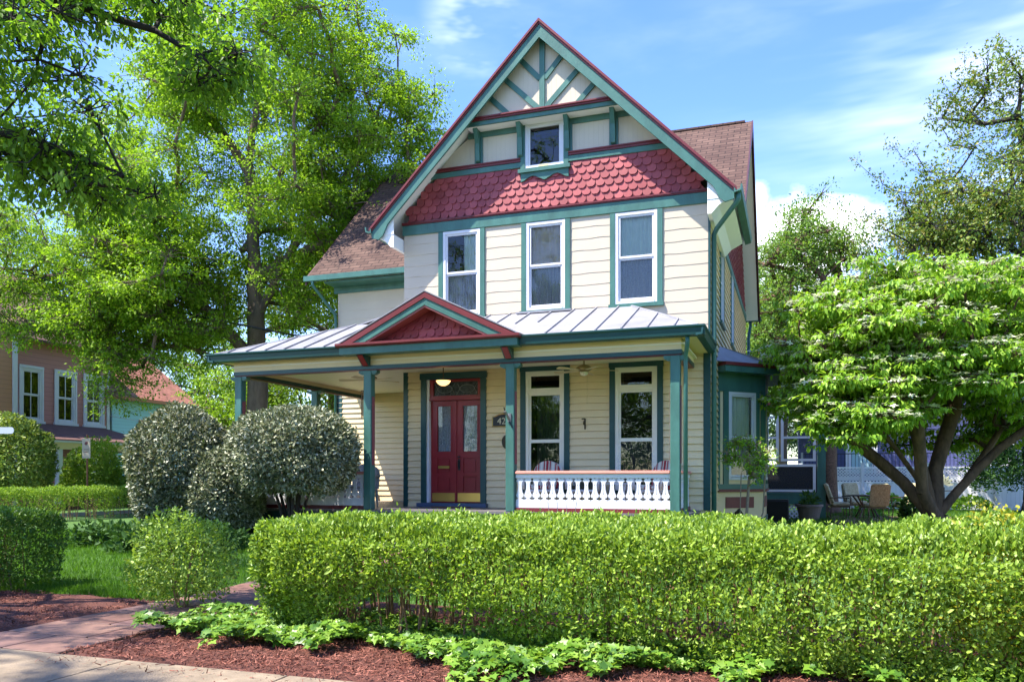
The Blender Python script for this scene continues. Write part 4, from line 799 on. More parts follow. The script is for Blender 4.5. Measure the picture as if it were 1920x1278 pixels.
# grass
def grass(name, U, V, h0, h1, label):
    n = len(U); ax = np.array([0, 0, 1.]) + .42 * r.normal(size=(n, 3)); ax[:, 2] = np.abs(ax[:, 2]) + .25; nr = rdir(r, n); nr[:, 2] = 0
    return stuff(leaves(name, huv(U, V, gz(V)), ax, nr, r.uniform(h0, h1, n), T_BLADE, GRASSM), label, 'grass')
n = 95000; U = r.uniform(-13, -2.36, n); V = -8.25 + 7.5 * r.uniform(0, 1, n) ** 1.3
e = 8.3 + .12 * np.sin(U * 2.1); k = V > -e; U, V = U[k], V[k]
U2 = r.uniform(-.95, 4.5, 16000); V2 = r.uniform(-7.5, -3.4, 16000)
grass('lawn_grass', np.concatenate([U, U2]), np.concatenate([V, V2]), .05, .11, 'short green front lawn grass between the path and the shrubs')
n = 50000; grass('back_lawn_grass', r.uniform(4.4, 19, n), 2.0 + 17.5 * r.uniform(0, 1, n), .06, .15, 'sunlit green back lawn grass in front of the white fence')

# ------------------------------------------------------------------ hedges and shrubs
def hedge(name, label, u0, u1, vc, hw, h, z0, n, leaf, m=PRIVET, gap=.35, cat='hedge', group=None, sd_=3, stems=60, bare=.30, rnd=.16):
    r = np.random.default_rng(sd_); uc = (u0 + u1) / 2; t = thing(name, label, cat, H(uc, vc, float(gz(vc)) + z0), HR, group)
    Lh = (u1 - u0) / 2
    # surface: front, back, top and two ends, weighted by area, leaves sunk a little way in
    ar = np.array([2 * Lh * h, 2 * Lh * h * .35, 2 * Lh * 2 * hw * 1.25, 2 * hw * h, 2 * hw * h]); f = r.choice(5, n, p=ar / ar.sum())
    a = r.uniform(-1, 1, n); b = r.uniform(0, 1, n); dpt = np.abs(r.normal(0, .10, n))
    P = np.zeros((n, 3)); Nn = np.zeros((n, 3))
    for k, (fa, nrm) in enumerate((('f', (0, -1, 0)), ('k', (0, 1, 0)), ('t', (0, 0, 1)), ('l', (-1, 0, 0)), ('r', (1, 0, 0)))):
        q = f == k; Nn[q] = nrm
        if fa in 'fk': P[q] = np.stack([a[q] * Lh, np.full(q.sum(), hw if fa == 'k' else -hw), b[q] * h], -1)
        elif fa == 't': P[q] = np.stack([a[q] * Lh, (b[q] * 2 - 1) * hw, np.full(q.sum(), h)], -1)
        else: P[q] = np.stack([np.full(q.sum(), Lh if fa == 'r' else -Lh), a[q] * hw, b[q] * h], -1)
    bulge = nz3(P, 2.2, sd_) * .075 + nz3(P, 6.5, sd_ + 1) * .05 + nz3(P, 15, sd_ + 2) * .02 + np.where(r.uniform(0, 1, n) < .03, r.uniform(0, .07, n), 0)
    if sd_ == 3: P[:, 1] -= np.where(f == 0, .30 * np.clip((P[:, 0] / Lh + .45) / .5, 0, 1) * (1 - .7 * P[:, 2] / h), 0)
    P += Nn * (bulge - dpt)[:, None]
    # round the long top edges
    ov = np.clip(np.abs(P[:, 1]) - (hw - rnd), 0, None); P[:, 2] -= np.where(P[:, 2] > h - rnd, ov * ov / rnd * .7, 0)
    taper = np.clip(P[:, 2] / h, 0, 1); P[:, 1] *= .80 + .20 * np.clip(taper * 1.8, 0, 1)
    keep = (r.uniform(0, 1, n) < np.clip((P[:, 2] / h - bare * (1.1 - 1.75 * np.clip((P[:, 0] / Lh + .55) / 1.0, 0, 1) * (sd_ == 3)) * (.55 + .75 * nz3(P * np.array([1, .3, .15]), 3.4, sd_ + 7))) / .16, .03, 1)) & (r.uniform(0, 1, n) < 1 - gap * (nz3(P, 7, sd_ + 4) > .75))
    keep &= P[:, 2] > .02
    P, Nn = P[keep], Nn[keep]; nn = len(P)
    up = np.array([0, 0, 1.]); ax = unit(.7 * rdir(r, nn) + .55 * Nn + .45 * up); nr = unit(.85 * rdir(r, nn) + .55 * Nn + .5 * up)
    leaves('foliage', P, ax, nr, leaf * r.uniform(.6, 1.25, nn), T_LEAF, m, t)
    mb = MB(); rr = random.Random(sd_)
    for _ in range(stems):
        x = rr.uniform(-Lh * .97, Lh * .97); y = rr.uniform(-hw * .62, hw * .5); l = rr.uniform(-.18, .18)
        mb.tube([(x, y, -.02), (x + l * .4, y * 1.05 + rr.uniform(-.03, .03), h * .4), (x + l, y * 1.2, h * .86)], [.011, .009, .004], 5, False)
        if rr.random() < .7: mb.tube([(x + l * .3, y, h * .3), (x + l * .3 + rr.uniform(-.2, .2), y * 1.2, h * .7)], [.007, .003], 4, False)
    mb.build('stems', STEM, t); return t
hedge('privet_hedge', 'long clipped bright green privet hedge across the foreground before the house', .10, 8.2, -8.84, .93, 1.10, 0, 225000, .043, sd_=3, stems=200, bare=.36, gap=.6)
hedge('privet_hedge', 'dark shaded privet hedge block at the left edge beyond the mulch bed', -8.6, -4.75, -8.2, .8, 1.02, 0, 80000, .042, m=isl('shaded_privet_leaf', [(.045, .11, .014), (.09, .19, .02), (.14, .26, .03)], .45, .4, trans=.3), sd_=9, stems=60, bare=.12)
hedge('privet_hedge', 'low sunny clipped hedge with bare lower stems far left by the side street', 0, 1, 0, 1, 1, 0, 10, .05, sd_=1)
far = [o for o in bpy.data.objects if o.get('label', '').startswith('low sunny')][0]
for c in list(far.children): bpy.data.objects.remove(c)
bpy.data.objects.remove(far)
tt = hedge('privet_hedge', 'low sunny clipped hedge with bare lower stems far left by the side street', -9, 7, 0, .45, 1.0, 0, 60000, .055, m=YELG, sd_=21, stems=140, bare=.42)
tt.location = H(-16.2, 5.5, .22); tt.rotation_euler = (0, 0, HR + R(90) + R(1))
def blob(name, label, cat, c, rad, base, n, leaf, m, T=T_LEAF, sd_=1, shell=.16, stems=0, stem_m=None, group=None, lump=.10, flat=.0, upb=.4, noise_f=2.6, low=-.75, gap=.2, stem_r=.02, outb=.6):
    """a rounded shrub: leaves packed near the surface of a lumpy ellipsoid, stems from its base"""
    r = np.random.default_rng(sd_); c = np.array(c, float); t = thing(name, label, cat, (c[0], c[1], base), 0, group)
    d = rdir(r, n); d = d[d[:, 2] > low]; nn = len(d); k = 1 - np.abs(r.normal(0, shell, nn)); k = (np.clip(k, .1, 1) + np.where(r.uniform(0, 1, nn) < .03, r.uniform(0, .09, nn), 0)) * (1 + lump * nz3(d, noise_f, sd_) + lump * .6 * nz3(d, noise_f * 3, sd_ + 1))
    P = d * np.array(rad) * k[:, None]; kp = r.uniform(0, 1, nn) > gap * (nz3(d, 9, sd_ + 2) > .5); P = P[kp]; d = d[kp]; nn = len(P)
    P[:, 2] += c[2] - base
    ax = unit(.8 * rdir(r, nn) + outb * d + np.array([0, 0, upb * .4])); nr = unit(.8 * rdir(r, nn) + .6 * d + np.array([0, 0, upb]))
    leaves('foliage', P, ax, nr, leaf * r.uniform(.6, 1.25, nn), T, m, t)
    if stems:
        mb = MB(); rr = random.Random(sd_)
        for _ in range(stems):
            a = rr.uniform(0, 6.28); q = rr.uniform(.2, .75); x, y = math.cos(a) * rad[0] * q, math.sin(a) * rad[1] * q; h = c[2] - base + rad[2] * .3
            mb.tube([(x * .15, y * .15, -.03), (x * .35, y * .35, h * .35), (x, y, h)], [stem_r, stem_r * .8, stem_r * .3], 6, False)
        mb.build('stems', stem_m or STEM, t)
    return t
blob('privet_bush', 'loose leaning privet clump standing alone beside the brick path', 'bush', (-3.76, 9.2, .62), (.60, .52, .58), .0, 7200, .046, PRIVET, sd_=31, stems=8, shell=.3, lump=.2, stem_r=.011, low=-.93)
sg = 'variegated shrubs by the porch'
blob('variegated_shrub', 'rightmost silvery variegated dome shrub clipped round before the porch', 'shrub', (-4.22, 15.6, 1.93), (1.20, 1.1, .98), .2, 36000, .078, VARI, sd_=41, stems=9, stem_m=BARKD, group=sg, shell=.10, lump=.08, low=-.80, stem_r=.04, gap=.35)
blob('variegated_shrub', 'middle lower silvery variegated shrub between two taller domes', 'shrub', (-5.72, 16.1, 1.25), (.80, .75, .90), .2, 27000, .078, VARI, sd_=42, stems=8, stem_m=BARKD, group=sg, shell=.11, lump=.10, low=-.95, stem_r=.04, gap=.35)
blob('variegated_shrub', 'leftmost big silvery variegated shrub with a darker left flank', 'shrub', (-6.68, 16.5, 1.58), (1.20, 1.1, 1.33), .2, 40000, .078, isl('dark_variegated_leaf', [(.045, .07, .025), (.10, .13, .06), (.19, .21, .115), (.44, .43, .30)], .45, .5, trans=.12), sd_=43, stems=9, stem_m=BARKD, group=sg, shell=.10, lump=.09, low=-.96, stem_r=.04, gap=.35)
lp = 'low leafy plants under the variegated shrubs'
for k, (x, y, s, lb) in enumerate(((-7.75, 15.6, .6, 'leftmost dark low leafy plant at the foot of the variegated shrubs'), (-6.55, 14.6, .62, 'broad dark leafy plant at the lawn edge before the leftmost shrub'), (-5.2, 14.3, .55, 'dark low plant in the shade under the middle variegated shrub'))):
    blob('leafy_plant', lb, 'plant', (x, y, .2), (s * 1.25, s * .8, .42), .15, 2600, .13, DARKL, T_LEAF, sd_=50 + k, low=-.1, shell=.3, lump=.25, group=lp)
blob('golden_shrub', 'yellow leaved shrub growing into the right end of the hedge', 'shrub', tuple(H(6.30, -9.35, .62)), (.42, .34, .60), 0, 5200, .042, GOLD, sd_=61, stems=10, shell=.3, lump=.22)
# ivy
n = 21000; U = r.uniform(-1.15, 6.8, n); V = r.uniform(-10.75, -8.9, n)
ed = -10.12 - .14 * np.sin(U * 3.1 + .4) - .12 * np.sin(U * 7.3) - .55 * np.clip((U - 2.0) / .7, 0, 1) + .75 * np.clip((U - 3.1) / .9, 0, 1) - .12 * np.sin(U * 13.0); k = (V > ed) & (U > -1.08 + .15 * np.sin(V * 9)); U, V = U[k], V[k]; nn = len(U)
Q = np.stack([U, V, V * 0], -1); edg = np.clip((V - (-9.85)) / -.5, 0, 1)
zz = .05 + .10 * np.clip(nz3(Q, 5, 7) + .45, 0, 1.3) + r.uniform(0, .06, nn)
ax = rdir(r, nn); ax[:, 2] = -np.abs(ax[:, 2]) * .3; nr = np.array([0, 0, 1.]) + .42 * r.normal(size=(nn, 3)) + np.array([-.1, -.35, 0])
stuff(leaves('ivy', huv(U, V, zz), ax, nr, r.uniform(.04, .092, nn), T_IVY, IVYL), 'bright green ivy carpet creeping over the mulch before the hedge', 'ivy')

# ------------------------------------------------------------------ trees
def tree(name, label, base, trunk, r0, clumps, n_leaf, spread, leaf, m, bark=BARK, sd_=1, T=T_KITE, limbs=(), droop=.15, upn=.55, group=None, cat='tree', power=.46, flat=.6, inst_extra=None):
    """trunk and limbs are polylines; every leaf clump is joined to the nearest wood, wood thickens with what it carries"""
    r = np.random.default_rng(sd_); t = thing(name, label, cat, base, 0, group); B = np.array(base)
    nodes = []; par = []
    def addline(pts, p0):
        p = p0; pts = [np.array(q, float) for q in pts]
        for a, b in zip(pts, pts[1:]):
            k = max(1, int(np.linalg.norm(b - a) / .5))
            for i in range(1, k + 1):
                nodes.append(a + (b - a) * i / k + r.normal(0, .02, 3)); par.append(p); p = len(nodes) - 1
        return p
    nodes.append(np.array(trunk[0], float)); par.append(-1); addline(trunk, 0); nt_ = len(nodes)
    for lb in limbs:
        d = [np.linalg.norm(q - np.array(lb[0])) for q in nodes]; j = int(np.argmin(d)); addline([nodes[j]] + list(lb[1:]), j)
    C = np.array(clumps); tr = np.array(trunk)
    order = np.argsort([min(np.linalg.norm(c - q) for q in nodes[::2]) for c in C])
    tips = []
    for ci in order:
        c = C[ci]; A = np.array(nodes); dv = c - A; d = np.linalg.norm(dv, axis=1); cost = d + .9 * np.clip(-dv[:, 2], 0, None) + .5 * np.clip(d * .55 - dv[:, 2], 0, None) * .4
        cost[:max(2, nt_ // 5)] += 2.0
        j = int(np.argmin(cost)); a = A[j]; L_ = d[j]; k = max(2, int(L_ / .45)); p = j; bow = r.normal(0, .07, 3) * L_ + np.array([0, 0, .10 * L_])
        for i in range(1, k + 1):
            s = i / k; nodes.append(a + (c - a) * s + bow * 4 * s * (1 - s) * .6 + r.normal(0, .02, 3) * (i < k)); par.append(p); p = len(nodes) - 1
        tips.append(p)
    Nn = len(nodes); A = np.array(nodes); wgt = np.zeros(Nn)
    for p in tips: wgt[p] += 1
    for i in range(Nn - 1, 0, -1): wgt[par[i]] += wgt[i]
    tot = max(wgt[0], 1); rad = np.maximum(r0 * (np.maximum(wgt, .5) / tot) ** power, .010 + r0 * .022)
    ch = np.array([i for i in range(1, Nn)]); pa = np.array([par[i] for i in ch]); a, b = A[pa], A[ch]; ra = np.minimum(rad[pa], rad[ch] * 1.35); ra = np.where(wgt[pa] > wgt[ch] * 1.6, rad[ch] * 1.15, ra); rb = rad[ch]
    flare = 1 + .55 * np.exp(-(a[:, 2] - A[0, 2]) / .35); ra = ra * np.where(ch < nt_, flare, 1)
    d = unit(b - a); x = unit(np.cross(d, np.where(np.abs(d[:, 2:3]) > .9, [[1., 0, 0]], [[0, 0, 1.]]))); y = np.cross(d, x); ns = 7; ang = np.arange(ns) * 2 * np.pi / ns
    ring = np.cos(ang)[None, :, None] * x[:, None] + np.sin(ang)[None, :, None] * y[:, None]
    ns_ = 11; sp = np.array(spread) if np.ndim(spread) else np.array([spread, spread, spread * flat]); sub = C[:, None, :] + r.normal(0, 1, (len(C), ns_, 3)) * sp * .58
    qa = np.repeat(C, ns_, axis=0); qb = sub.reshape(-1, 3); tr_ = .006 + r0 * .016
    qm = (qa + qb) / 2 + r.normal(0, .04, qa.shape) + np.array([0, 0, .04]); a = np.concatenate([a, qa, qm]); b = np.concatenate([b, qm, qb]); ra = np.concatenate([ra, np.full(len(qa), tr_), np.full(len(qa), tr_ * .75)]); rb = np.concatenate([rb, np.full(len(qa), tr_ * .75), np.full(len(qa), tr_ * .35)])
    d = unit(b - a); x = unit(np.cross(d, np.where(np.abs(d[:, 2:3]) > .9, [[1., 0, 0]], [[0, 0, 1.]]))); y = np.cross(d, x); ring = np.cos(ang)[None, :, None] * x[:, None] + np.sin(ang)[None, :, None] * y[:, None]
    V = np.concatenate([a[:, None] + ring * ra[:, None, None], b[:, None] + d[:, None] * (rb * .25)[:, None, None] + ring * rb[:, None, None]], 1).reshape(-1, 3)
    f = np.array([[i, (i + 1) % ns, ns + (i + 1) % ns, ns + i] for i in range(ns)]); F = (f[None] + (np.arange(len(a)) * 2 * ns)[:, None, None]).reshape(-1, 4)
    me = npmesh('trunk', V - B, [F]); me.polygons.foreach_set('use_smooth', [True] * len(me.polygons)); obj('trunk', me, bark, t)
    # leaves: sprays round every clump, thinner outward
    cl = np.repeat(C, n_leaf, axis=0); nn = len(cl); 
    sc_ = np.repeat(r.uniform(.7, 1.3, len(C)), n_leaf)[:, None]
    pick = r.integers(0, ns_, nn)     # leaves gather on twig ends
    sb = sub[np.repeat(np.arange(len(C)), n_leaf), pick]; P = sb + r.normal(0, 1, (nn, 3)) * sp * .20 * sc_; out = unit(.5 * (P - cl) + (P - sb))
    kp = r.uniform(0, 1, nn) < np.repeat(r.uniform(.55, 1.0, len(C)), n_leaf); P, out = P[kp], out[kp]; nn = len(P)
    ax = unit(.75 * rdir(r, nn) + .6 * out + np.array([0, 0, -droop * 2])); nr = unit(.75 * rdir(r, nn) + np.array([0, 0, upn * 2]))
    leaves('crown', P - B, ax, nr, leaf * r.uniform(.6, 1.25, nn), T, m, t)
    if inst_extra: inst_extra(t, C, B, r)
    return t
def ell(r, n, c, rad, sd_=0, inner=.35, lump=.25, f=1.1):
    d = rdir(r, n); k = r.uniform(inner ** 3, 1, n) ** (1 / 3) * (1 + lump * nz3(d, 2.2, sd_)); return np.array(c) + d * np.array(rad) * k[:, None]
r = np.random.default_rng(77)
# big maple beyond the porch
cl = np.concatenate([ell(r, 350, (-8.6, 28, 12.6), (6.6, 6.0, 6.6), 1, .3, .3), ell(r, 70, (-6.4, 27.5, 9.6), (3.6, 3.2, 3.4), 2), ell(r, 60, (-12.2, 26.5, 8.2), (3.6, 3.5, 3.0), 3), ell(r, 34, (-9.5, 27.5, 20), (3.6, 3.5, 2.4), 4), ell(r, 48, (-4.9, 28, 12.0), (2.6, 2.6, 3.0), 18)])
cl = cl[~((np.abs(cl[:, 0] + 8.85) < 1.0) & (cl[:, 1] < 28.8) & (cl[:, 2] < 13.5))]
tree('maple_tree', 'tall spreading maple tree whose trunk stands behind the left end of the porch', (-8.75, 28, .2), [(-8.75, 28, .1), (-8.8, 28, 4), (-8.85, 28, 8), (-9.1, 28, 12.5), (-8.6, 28, 16)], .36, cl, 760, .80, .12, MAPLE, power=.42, sd_=5,
     limbs=[[(-8.8, 28, 5.4), (-10.6, 27.6, 7.4), (-12, 27.2, 9.6), (-13.8, 27, 11.5)], [(-8.8, 28, 7), (-7.2, 27.8, 10), (-5.2, 27.6, 12.4)], [(-8.9, 28, 10), (-7.2, 28, 13.5), (-5.4, 28, 15)], [(-9, 28, 11.8), (-10.6, 28, 14.2), (-11.8, 28, 17)], [(-8.85, 28, 8.6), (-6.5, 28, 9.6), (-4.2, 27.5, 10.0)]])
# second maple, lower and nearer the side street: its low boughs hang before the red house
cl = np.concatenate([ell(r, 95, (-12.4, 23.5, 7.0), (3.9, 2.6, 1.5), 6), ell(r, 55, (-14.2, 23.5, 8.9), (3.6, 3, 2.8), 7), ell(r, 40, (-10.2, 24, 6.3), (2.6, 2, 1.5), 8), ell(r, 14, (-10.9, 22.5, 4.7), (1.2, 1.0, .6), 9), ell(r, 3, (-10.9, 22.5, 3.8), (.3, .4, .2), 19)])
SH = lambda p: (p[0] * 1.15, p[1] + 3.5, (p[2] - 1.5) * 1.15 + 1.5)
cl = np.concatenate([np.array([SH(p) for p in cl]), ell(np.random.default_rng(90), 34, (-14.6, 27, 6.5), (2.6, 1.5, .8), 47)])
tree('maple_tree', 'bright leafed street maple with low boughs hanging before the red house', (-20.2, 27, .2), [(-20.2, 27, .1), (-20.1, 27, 3.2), (-19.3, 27, 6.1), (-18, 27, 9.5)], .30, cl, 400, .71, .11, MAPLE, sd_=6, limbs=[[SH(p) for p in q] for q in ([(-17.2, 23.5, 4.6), (-15, 23.5, 6.0), (-12.6, 23.3, 5.8), (-10.8, 23, 4.6)], [(-16.9, 23.5, 5.3), (-14.6, 23.6, 7.2), (-12, 23.8, 7.6)])])
# near tree reaching in from the left, mostly outside the frame
cl = np.concatenate([ell(r, 29, (-5.3, 8.6, 5.9), (1.1, 1.1, .9), 10), ell(r, 28, (-4.7, 9.4, 7.2), (1.4, .8, .42), 11), ell(r, 20, (-4.75, 8.8, 4.9), (.8, .7, .32), 12), ell(r, 48, (-8.4, 8.0, 7.5), (2.6, 3.4, 2.2), 13), ell(r, 28, (-7.9, 11.6, 7.2), (1.8, 2.0, 1.7), 14), ell(r, 12, (-3.45, 9.5, 6.35), (.5, .5, .28), 15), ell(r, 85, (-12.6, 1.6, 14.5), (3.2, 3.8, 4.4), 45)])
tree('overhanging_tree', 'dark leafed tree whose near boughs hang in from the upper left corner', (-10.2, 7.6, 0), [(-10.2, 7.6, -.1), (-10.1, 7.6, 2.2), (-9.8, 7.7, 4.2), (-9.2, 7.9, 6.2), (-8.6, 8, 8)], .15, cl, 210, .36, .085, NEARL, bark=BARKD, sd_=7, T=T_LEAF, droop=.3, power=.55, limbs=[[(-9.8, 7.7, 4.3), (-7.6, 8.2, 5.6), (-6.0, 8.5, 5.35), (-5.0, 8.6, 5.05), (-4.2, 8.7, 4.75)], [(-9.4, 7.8, 5.6), (-6.6, 8.8, 6.9), (-5.2, 9.2, 7.0), (-4.2, 9.5, 6.75), (-3.4, 9.6, 6.3)]])
bt = 'background trees'
cl = ell(r, 170, (-30, 47, 11.0), (6.0, 4, 7.5), 16); tree('background_tree', 'bright green tree rising behind the red house at far left', (-30, 47, .2), [(-30, 47, .1), (-30, 47, 6), (-30, 47, 11)], .3, cl, 330, 1.2, .22, YELG, sd_=8, group=bt)
tree('background_tree', 'leafy tree filling the gap behind the orange roof of the blue house', (-19.5, 51, .2), [(-19.5, 51, .1), (-19.5, 51, 4), (-19.5, 51, 8)], .28, ell(r, 120, (-19.5, 51, 7.4), (5.0, 3, 5.4), 46), 330, 1.1, .2, MAPLE, sd_=29, group=bt)
cl = ell(r, 120, (-8.2, 37, 7.6), (3.2, 3, 5.4), 17); tree('background_tree', 'sunny tree glimpsed between the maple trunk and the house wing', (-8.2, 37, .2), [(-8.2, 37, .1), (-8.2, 37, 4), (-8.2, 37, 8)], .25, cl, 330, .95, .17, YELG, sd_=9, group=bt)
cl = ell(r, 90, (-14.2, 39, 4.6), (3.0, 2.4, 3.4), 27); tree('background_tree', 'low bushy tree beyond the blue house and the left porch post', (-12.4, 38.5, .2), [(-12.4, 38.5, .1), (-12.6, 38.6, 2), (-13, 38.8, 4)], .2, ell(r, 90, (-12.4, 38.5, 4.2), (2.4, 2.4, 3.2), 27), 330, .85, .16, MAPLE, sd_=19, group=bt)
# kousa dogwood at the right: tiers of drooping leaves with pale bracts on top
def tiers(r, n, c, rad, sd_):
    d = rdir(r, n * 3); d = d[d[:, 2] > -.62][:n]; k = r.uniform(.15, 1, len(d)) ** .42 * (1 + .16 * nz3(d, 3, sd_)); P = np.array(c) + d * np.array(rad) * k[:, None]
    hr = np.hypot((P[:, 0] - c[0]) / rad[0], (P[:, 1] - c[1]) / rad[1]); st = .55; q = (P[:, 2] + hr * .7 + .35 * nz3(P, .9, sd_ + 3)); P[:, 2] += (np.round(q / st) * st - q) * .7 + r.normal(0, .06, len(P)); return P
def bracts(t, C, B, r):
    top = C[(C[:, 2] > 1.9)]; n = 46; cl = np.repeat(top, n, axis=0); P = cl + r.normal(0, 1, (len(cl), 3)) * np.array([.26, .26, .018]); P[:, 2] += .075 - .10 * np.hypot(P[:, 0] - cl[:, 0], P[:, 1] - cl[:, 1])
    k = r.uniform(0, 1, len(P)) < np.repeat(np.clip(.55 + .5 * nz3(top, .8, 5) + .45 * (top[:, 2] < 4.3) * (top[:, 0] < 9.5), .03, 1), n); P = P[k]; m_ = len(P)
    ax = rdir(r, m_); ax[:, 2] *= .2; leaves('blossoms', P - B, ax, np.array([0, 0, 1.]) + .28 * r.normal(size=(m_, 3)), r.uniform(.055, .085, m_), T_STAR, BRACT, t)
cl = np.concatenate([tiers(r, 330, (8.9, 17.2, 4.0), (3.15, 2.9, 2.15), 21), tiers(r, 50, (7.0, 16.2, 3.1), (1.15, 1.1, .9), 22), tiers(r, 50, (6.95, 16.8, 4.5), (1.4, 1.3, 1.2), 24), tiers(r, 10, (6.75, 15.9, 2.45), (.6, .5, .35), 25), tiers(r, 60, (10.6, 17, 4.5), (2.2, 2.4, 1.6), 23), ell(r, 40, (10.4, 19.0, 2.9), (2.4, 1.0, .8), 28)])
tree('dogwood_tree', 'spreading multi stemmed dogwood with white blossoms over the right side lawn', (8.95, 17, .2), [(8.95, 17, .1), (8.92, 17, .65)], .25, cl, 250, (.42, .42, .14), .125, DOGL, bark=BARKR, sd_=10, T=T_DROOP, droop=.28, upn=.9, inst_extra=bracts, power=.42,
     limbs=[[(8.92, 17, .5), (8.45, 16.9, 1.5), (7.5, 16.6, 2.6), (6.9, 16.4, 3.1)], [(8.92, 17, .5), (8.75, 17.1, 1.6), (8.5, 17.3, 3.0), (8.0, 17.4, 4.4)], [(8.95, 17, .5), (9.3, 17.0, 1.15), (10.2, 16.9, 2.1), (11.2, 16.8, 2.9)], [(8.95, 17, .5), (9.05, 17.3, 1.7), (9.6, 17.6, 3.0), (10, 18, 4.5)], [(8.9, 17, .6), (8.4, 17.3, 1.4), (7.1, 17.6, 2.6), (6.2, 17.8, 3.9)], [(8.95, 17, .4), (8.5, 16.7, 1.2), (8.2, 16.3, 2.4), (8.0, 16, 3.4)], [(9.0, 17.05, .4), (9.7, 17.6, 1.2), (10.9, 18, 2.6)]])
cl = np.concatenate([ell(r, 150, (18.6, 29, 10.6), (4.6, 4, 4.0), 31, .3, .35), ell(r, 60, (15.4, 29, 9.6), (2.6, 2.4, 2.0), 32, .2, .4), ell(r, 34, (18.2, 29, 14.6), (2.6, 2.2, 2.0), 33, .2, .5)])
rr_ = np.random.default_rng(3); tw_ = []
for (a, b) in (((15, 29, 11.2), (12.4, 29, 12.6)), ((14.6, 29, 10.6), (12.0, 29, 10.9)), ((16.5, 29, 13.2), (15.0, 29, 14.6)), ((17.5, 29, 14.5), (16.2, 29, 16.6)), ((14.5, 29, 9.6), (12.0, 28.6, 9.3)), ((17.5, 29, 15), (17.6, 29, 17.4)), ((15.4, 29, 12), (13.6, 29, 13.4))):
    for s in np.linspace(0, 1, 9): tw_.append(np.array(a) + (np.array(b) - np.array(a)) * s + rr_.normal(0, .14, 3))
tree('bronze_tree', 'olive and bronze leafed tree with wispy twigs high at the right edge', (18.8, 29, .2), [(18.8, 29, .1), (18.7, 29, 4), (18.5, 29, 8), (18.4, 29, 12)], .34, cl, 300, .80, .135, BRONZEL, bark=BARKD, sd_=11, droop=.1, upn=.3)
bz = [o for o in bpy.data.objects if o.name.startswith('bronze_tree')][0]
TW = np.array(tw_); n_ = 42; q = np.repeat(TW, n_, axis=0) + rr_.normal(0, .13, (len(TW) * n_, 3)); leaves('twig_leaves', q - np.array(bz.location), rdir(rr_, len(q)), rdir(rr_, len(q)), rr_.uniform(.06, .13, len(q)), T_KITE, BRONZEL, bz)
m = MB()
for k in range(0, len(TW), 9): m.tube([Vector(TW[k + i]) - bz.location for i in range(9)], [.03 - .003 * i for i in range(9)], 5, False)
m.build('twig', BARKD, bz)
cl = np.concatenate([ell(r, 75, (11.0, 30.5, 9.6), (2.0, 2.2, 2.3), 34, .2, .35), ell(r, 60, (10.6, 30.5, 7.0), (2.0, 2, 1.8), 35)])
tree('pale_tree', 'pale green open tree with scaly brown trunk behind the screened porch corner', (11.55, 29.5, .2), [(11.55, 29.5, .1), (11.5, 29.5, 2.5), (11.3, 30, 5), (11.1, 30.5, 8)], .33, cl, 280, .72, .12, PALEL, bark=mat('scaly_brown_bark', (.13, .075, .05), .95, .5, 16, 1.0, 22), sd_=12)
cl = ell(r, 130, (12.0, 36, 7.4), (3.4, 3, 3.8), 36); tree('background_tree', 'mid green tree beyond the eaves at the right of the house', (12.0, 36, .2), [(12, 36, .1), (12, 36, 4), (12, 36, 8)], .25, cl, 320, .9, .16, MAPLE, sd_=13, group=bt)
cl = ell(r, 190, (18.5, 38, 6.4), (5.4, 3.6, 4.2), 37); tree('background_tree', 'dark tree mass behind the purple house and the dogwood', (18.5, 50, .2), [(18.5, 50, .1), (18.5, 50, 4), (18.5, 50, 8)], .3, ell(r, 190, (18.5, 50, 8.0), (8, 3.6, 5.4), 37), 320, 1.2, .2, NEARL, sd_=14, group=bt)
# young sapling by the bay
cl = ell(r, 24, (4.72, 16.1, 1.92), (.48, .3, .40), 40); tree('sapling', 'slender young tree with feathery leaves before the bay window', (4.72, 16.1, .2), [(4.72, 16.1, .1), (4.70, 16.1, .8), (4.74, 16.1, 1.5)], .032, cl, 75, .17, .075, DOGL, bark=mat('pale_bark', (.24, .18, .12), .8, .3, 12), sd_=15, T=T_LEAF, limbs=[[(4.72, 16.1, .2), (4.55, 16.0, .8), (4.5, 16.0, 1.6)], [(4.72, 16.1, .2), (5.0, 16.1, .8), (5.02, 16.1, 1.6)]])
# ------------------------------------------------------------------ neighbours at the left: red house, blue house, street things
def nroot(name, label, cat, u, v, z=.2): return thing(name, label, cat, H(u, v, z), HR)
REDS = grooves('dusty_red_siding', (.47, .20, .175), 2, .20, .7, .45); ORS = grooves('orange_siding', (.52, .24, .13), 2, .18, .7, .4); BLUS = grooves('sky_blue_siding', (.40, .68, .76), 2, .16, .7, .35); PURS = grooves('violet_blue_siding', (.055, .065, .17), 2, .16, .7, .4)
BRW = mat('brown_red_roofing', (.12, .06, .05), .9, .25, 3, .4, 40); ORR = brickmat('orange_red_shingles', (.30, .125, .085), (.36, .16, .11), (.18, .08, .055), (1, 2), .3, .14)
rh = nroot('red_house', 'dusty red two storey house with white trimmed windows across the side street', 'house', -25.6, 8)
PL = Plane((0, 0, 0), (0, 1, 0), (1, 0, 0))
m = MB(); hl = [(a - .5, a + .5, 3.7, 5.9) for a in (1.5, 3.2, 4.72)] + [(a - .5, a + .5, .75, 2.55) for a in (1.2, 4.3)]
backing(m, PL, .3, 5.6, 0, 7.2, hl, 0); m.poly([(0, 5.6, 0), (-9, 5.6, 0), (-9, 5.6, 7.2), (0, 5.6, 7.2)]); m.poly([(0, 5.6, 7.2), (-9, 5.6, 7.2), (-4.5, 5.6, 10.5)]); m.build('wall', REDS, rh)
m = MB(); m.box(-9, .6, -7, .25, 0, 7.2); m.build('front_wing', ORS, rh)
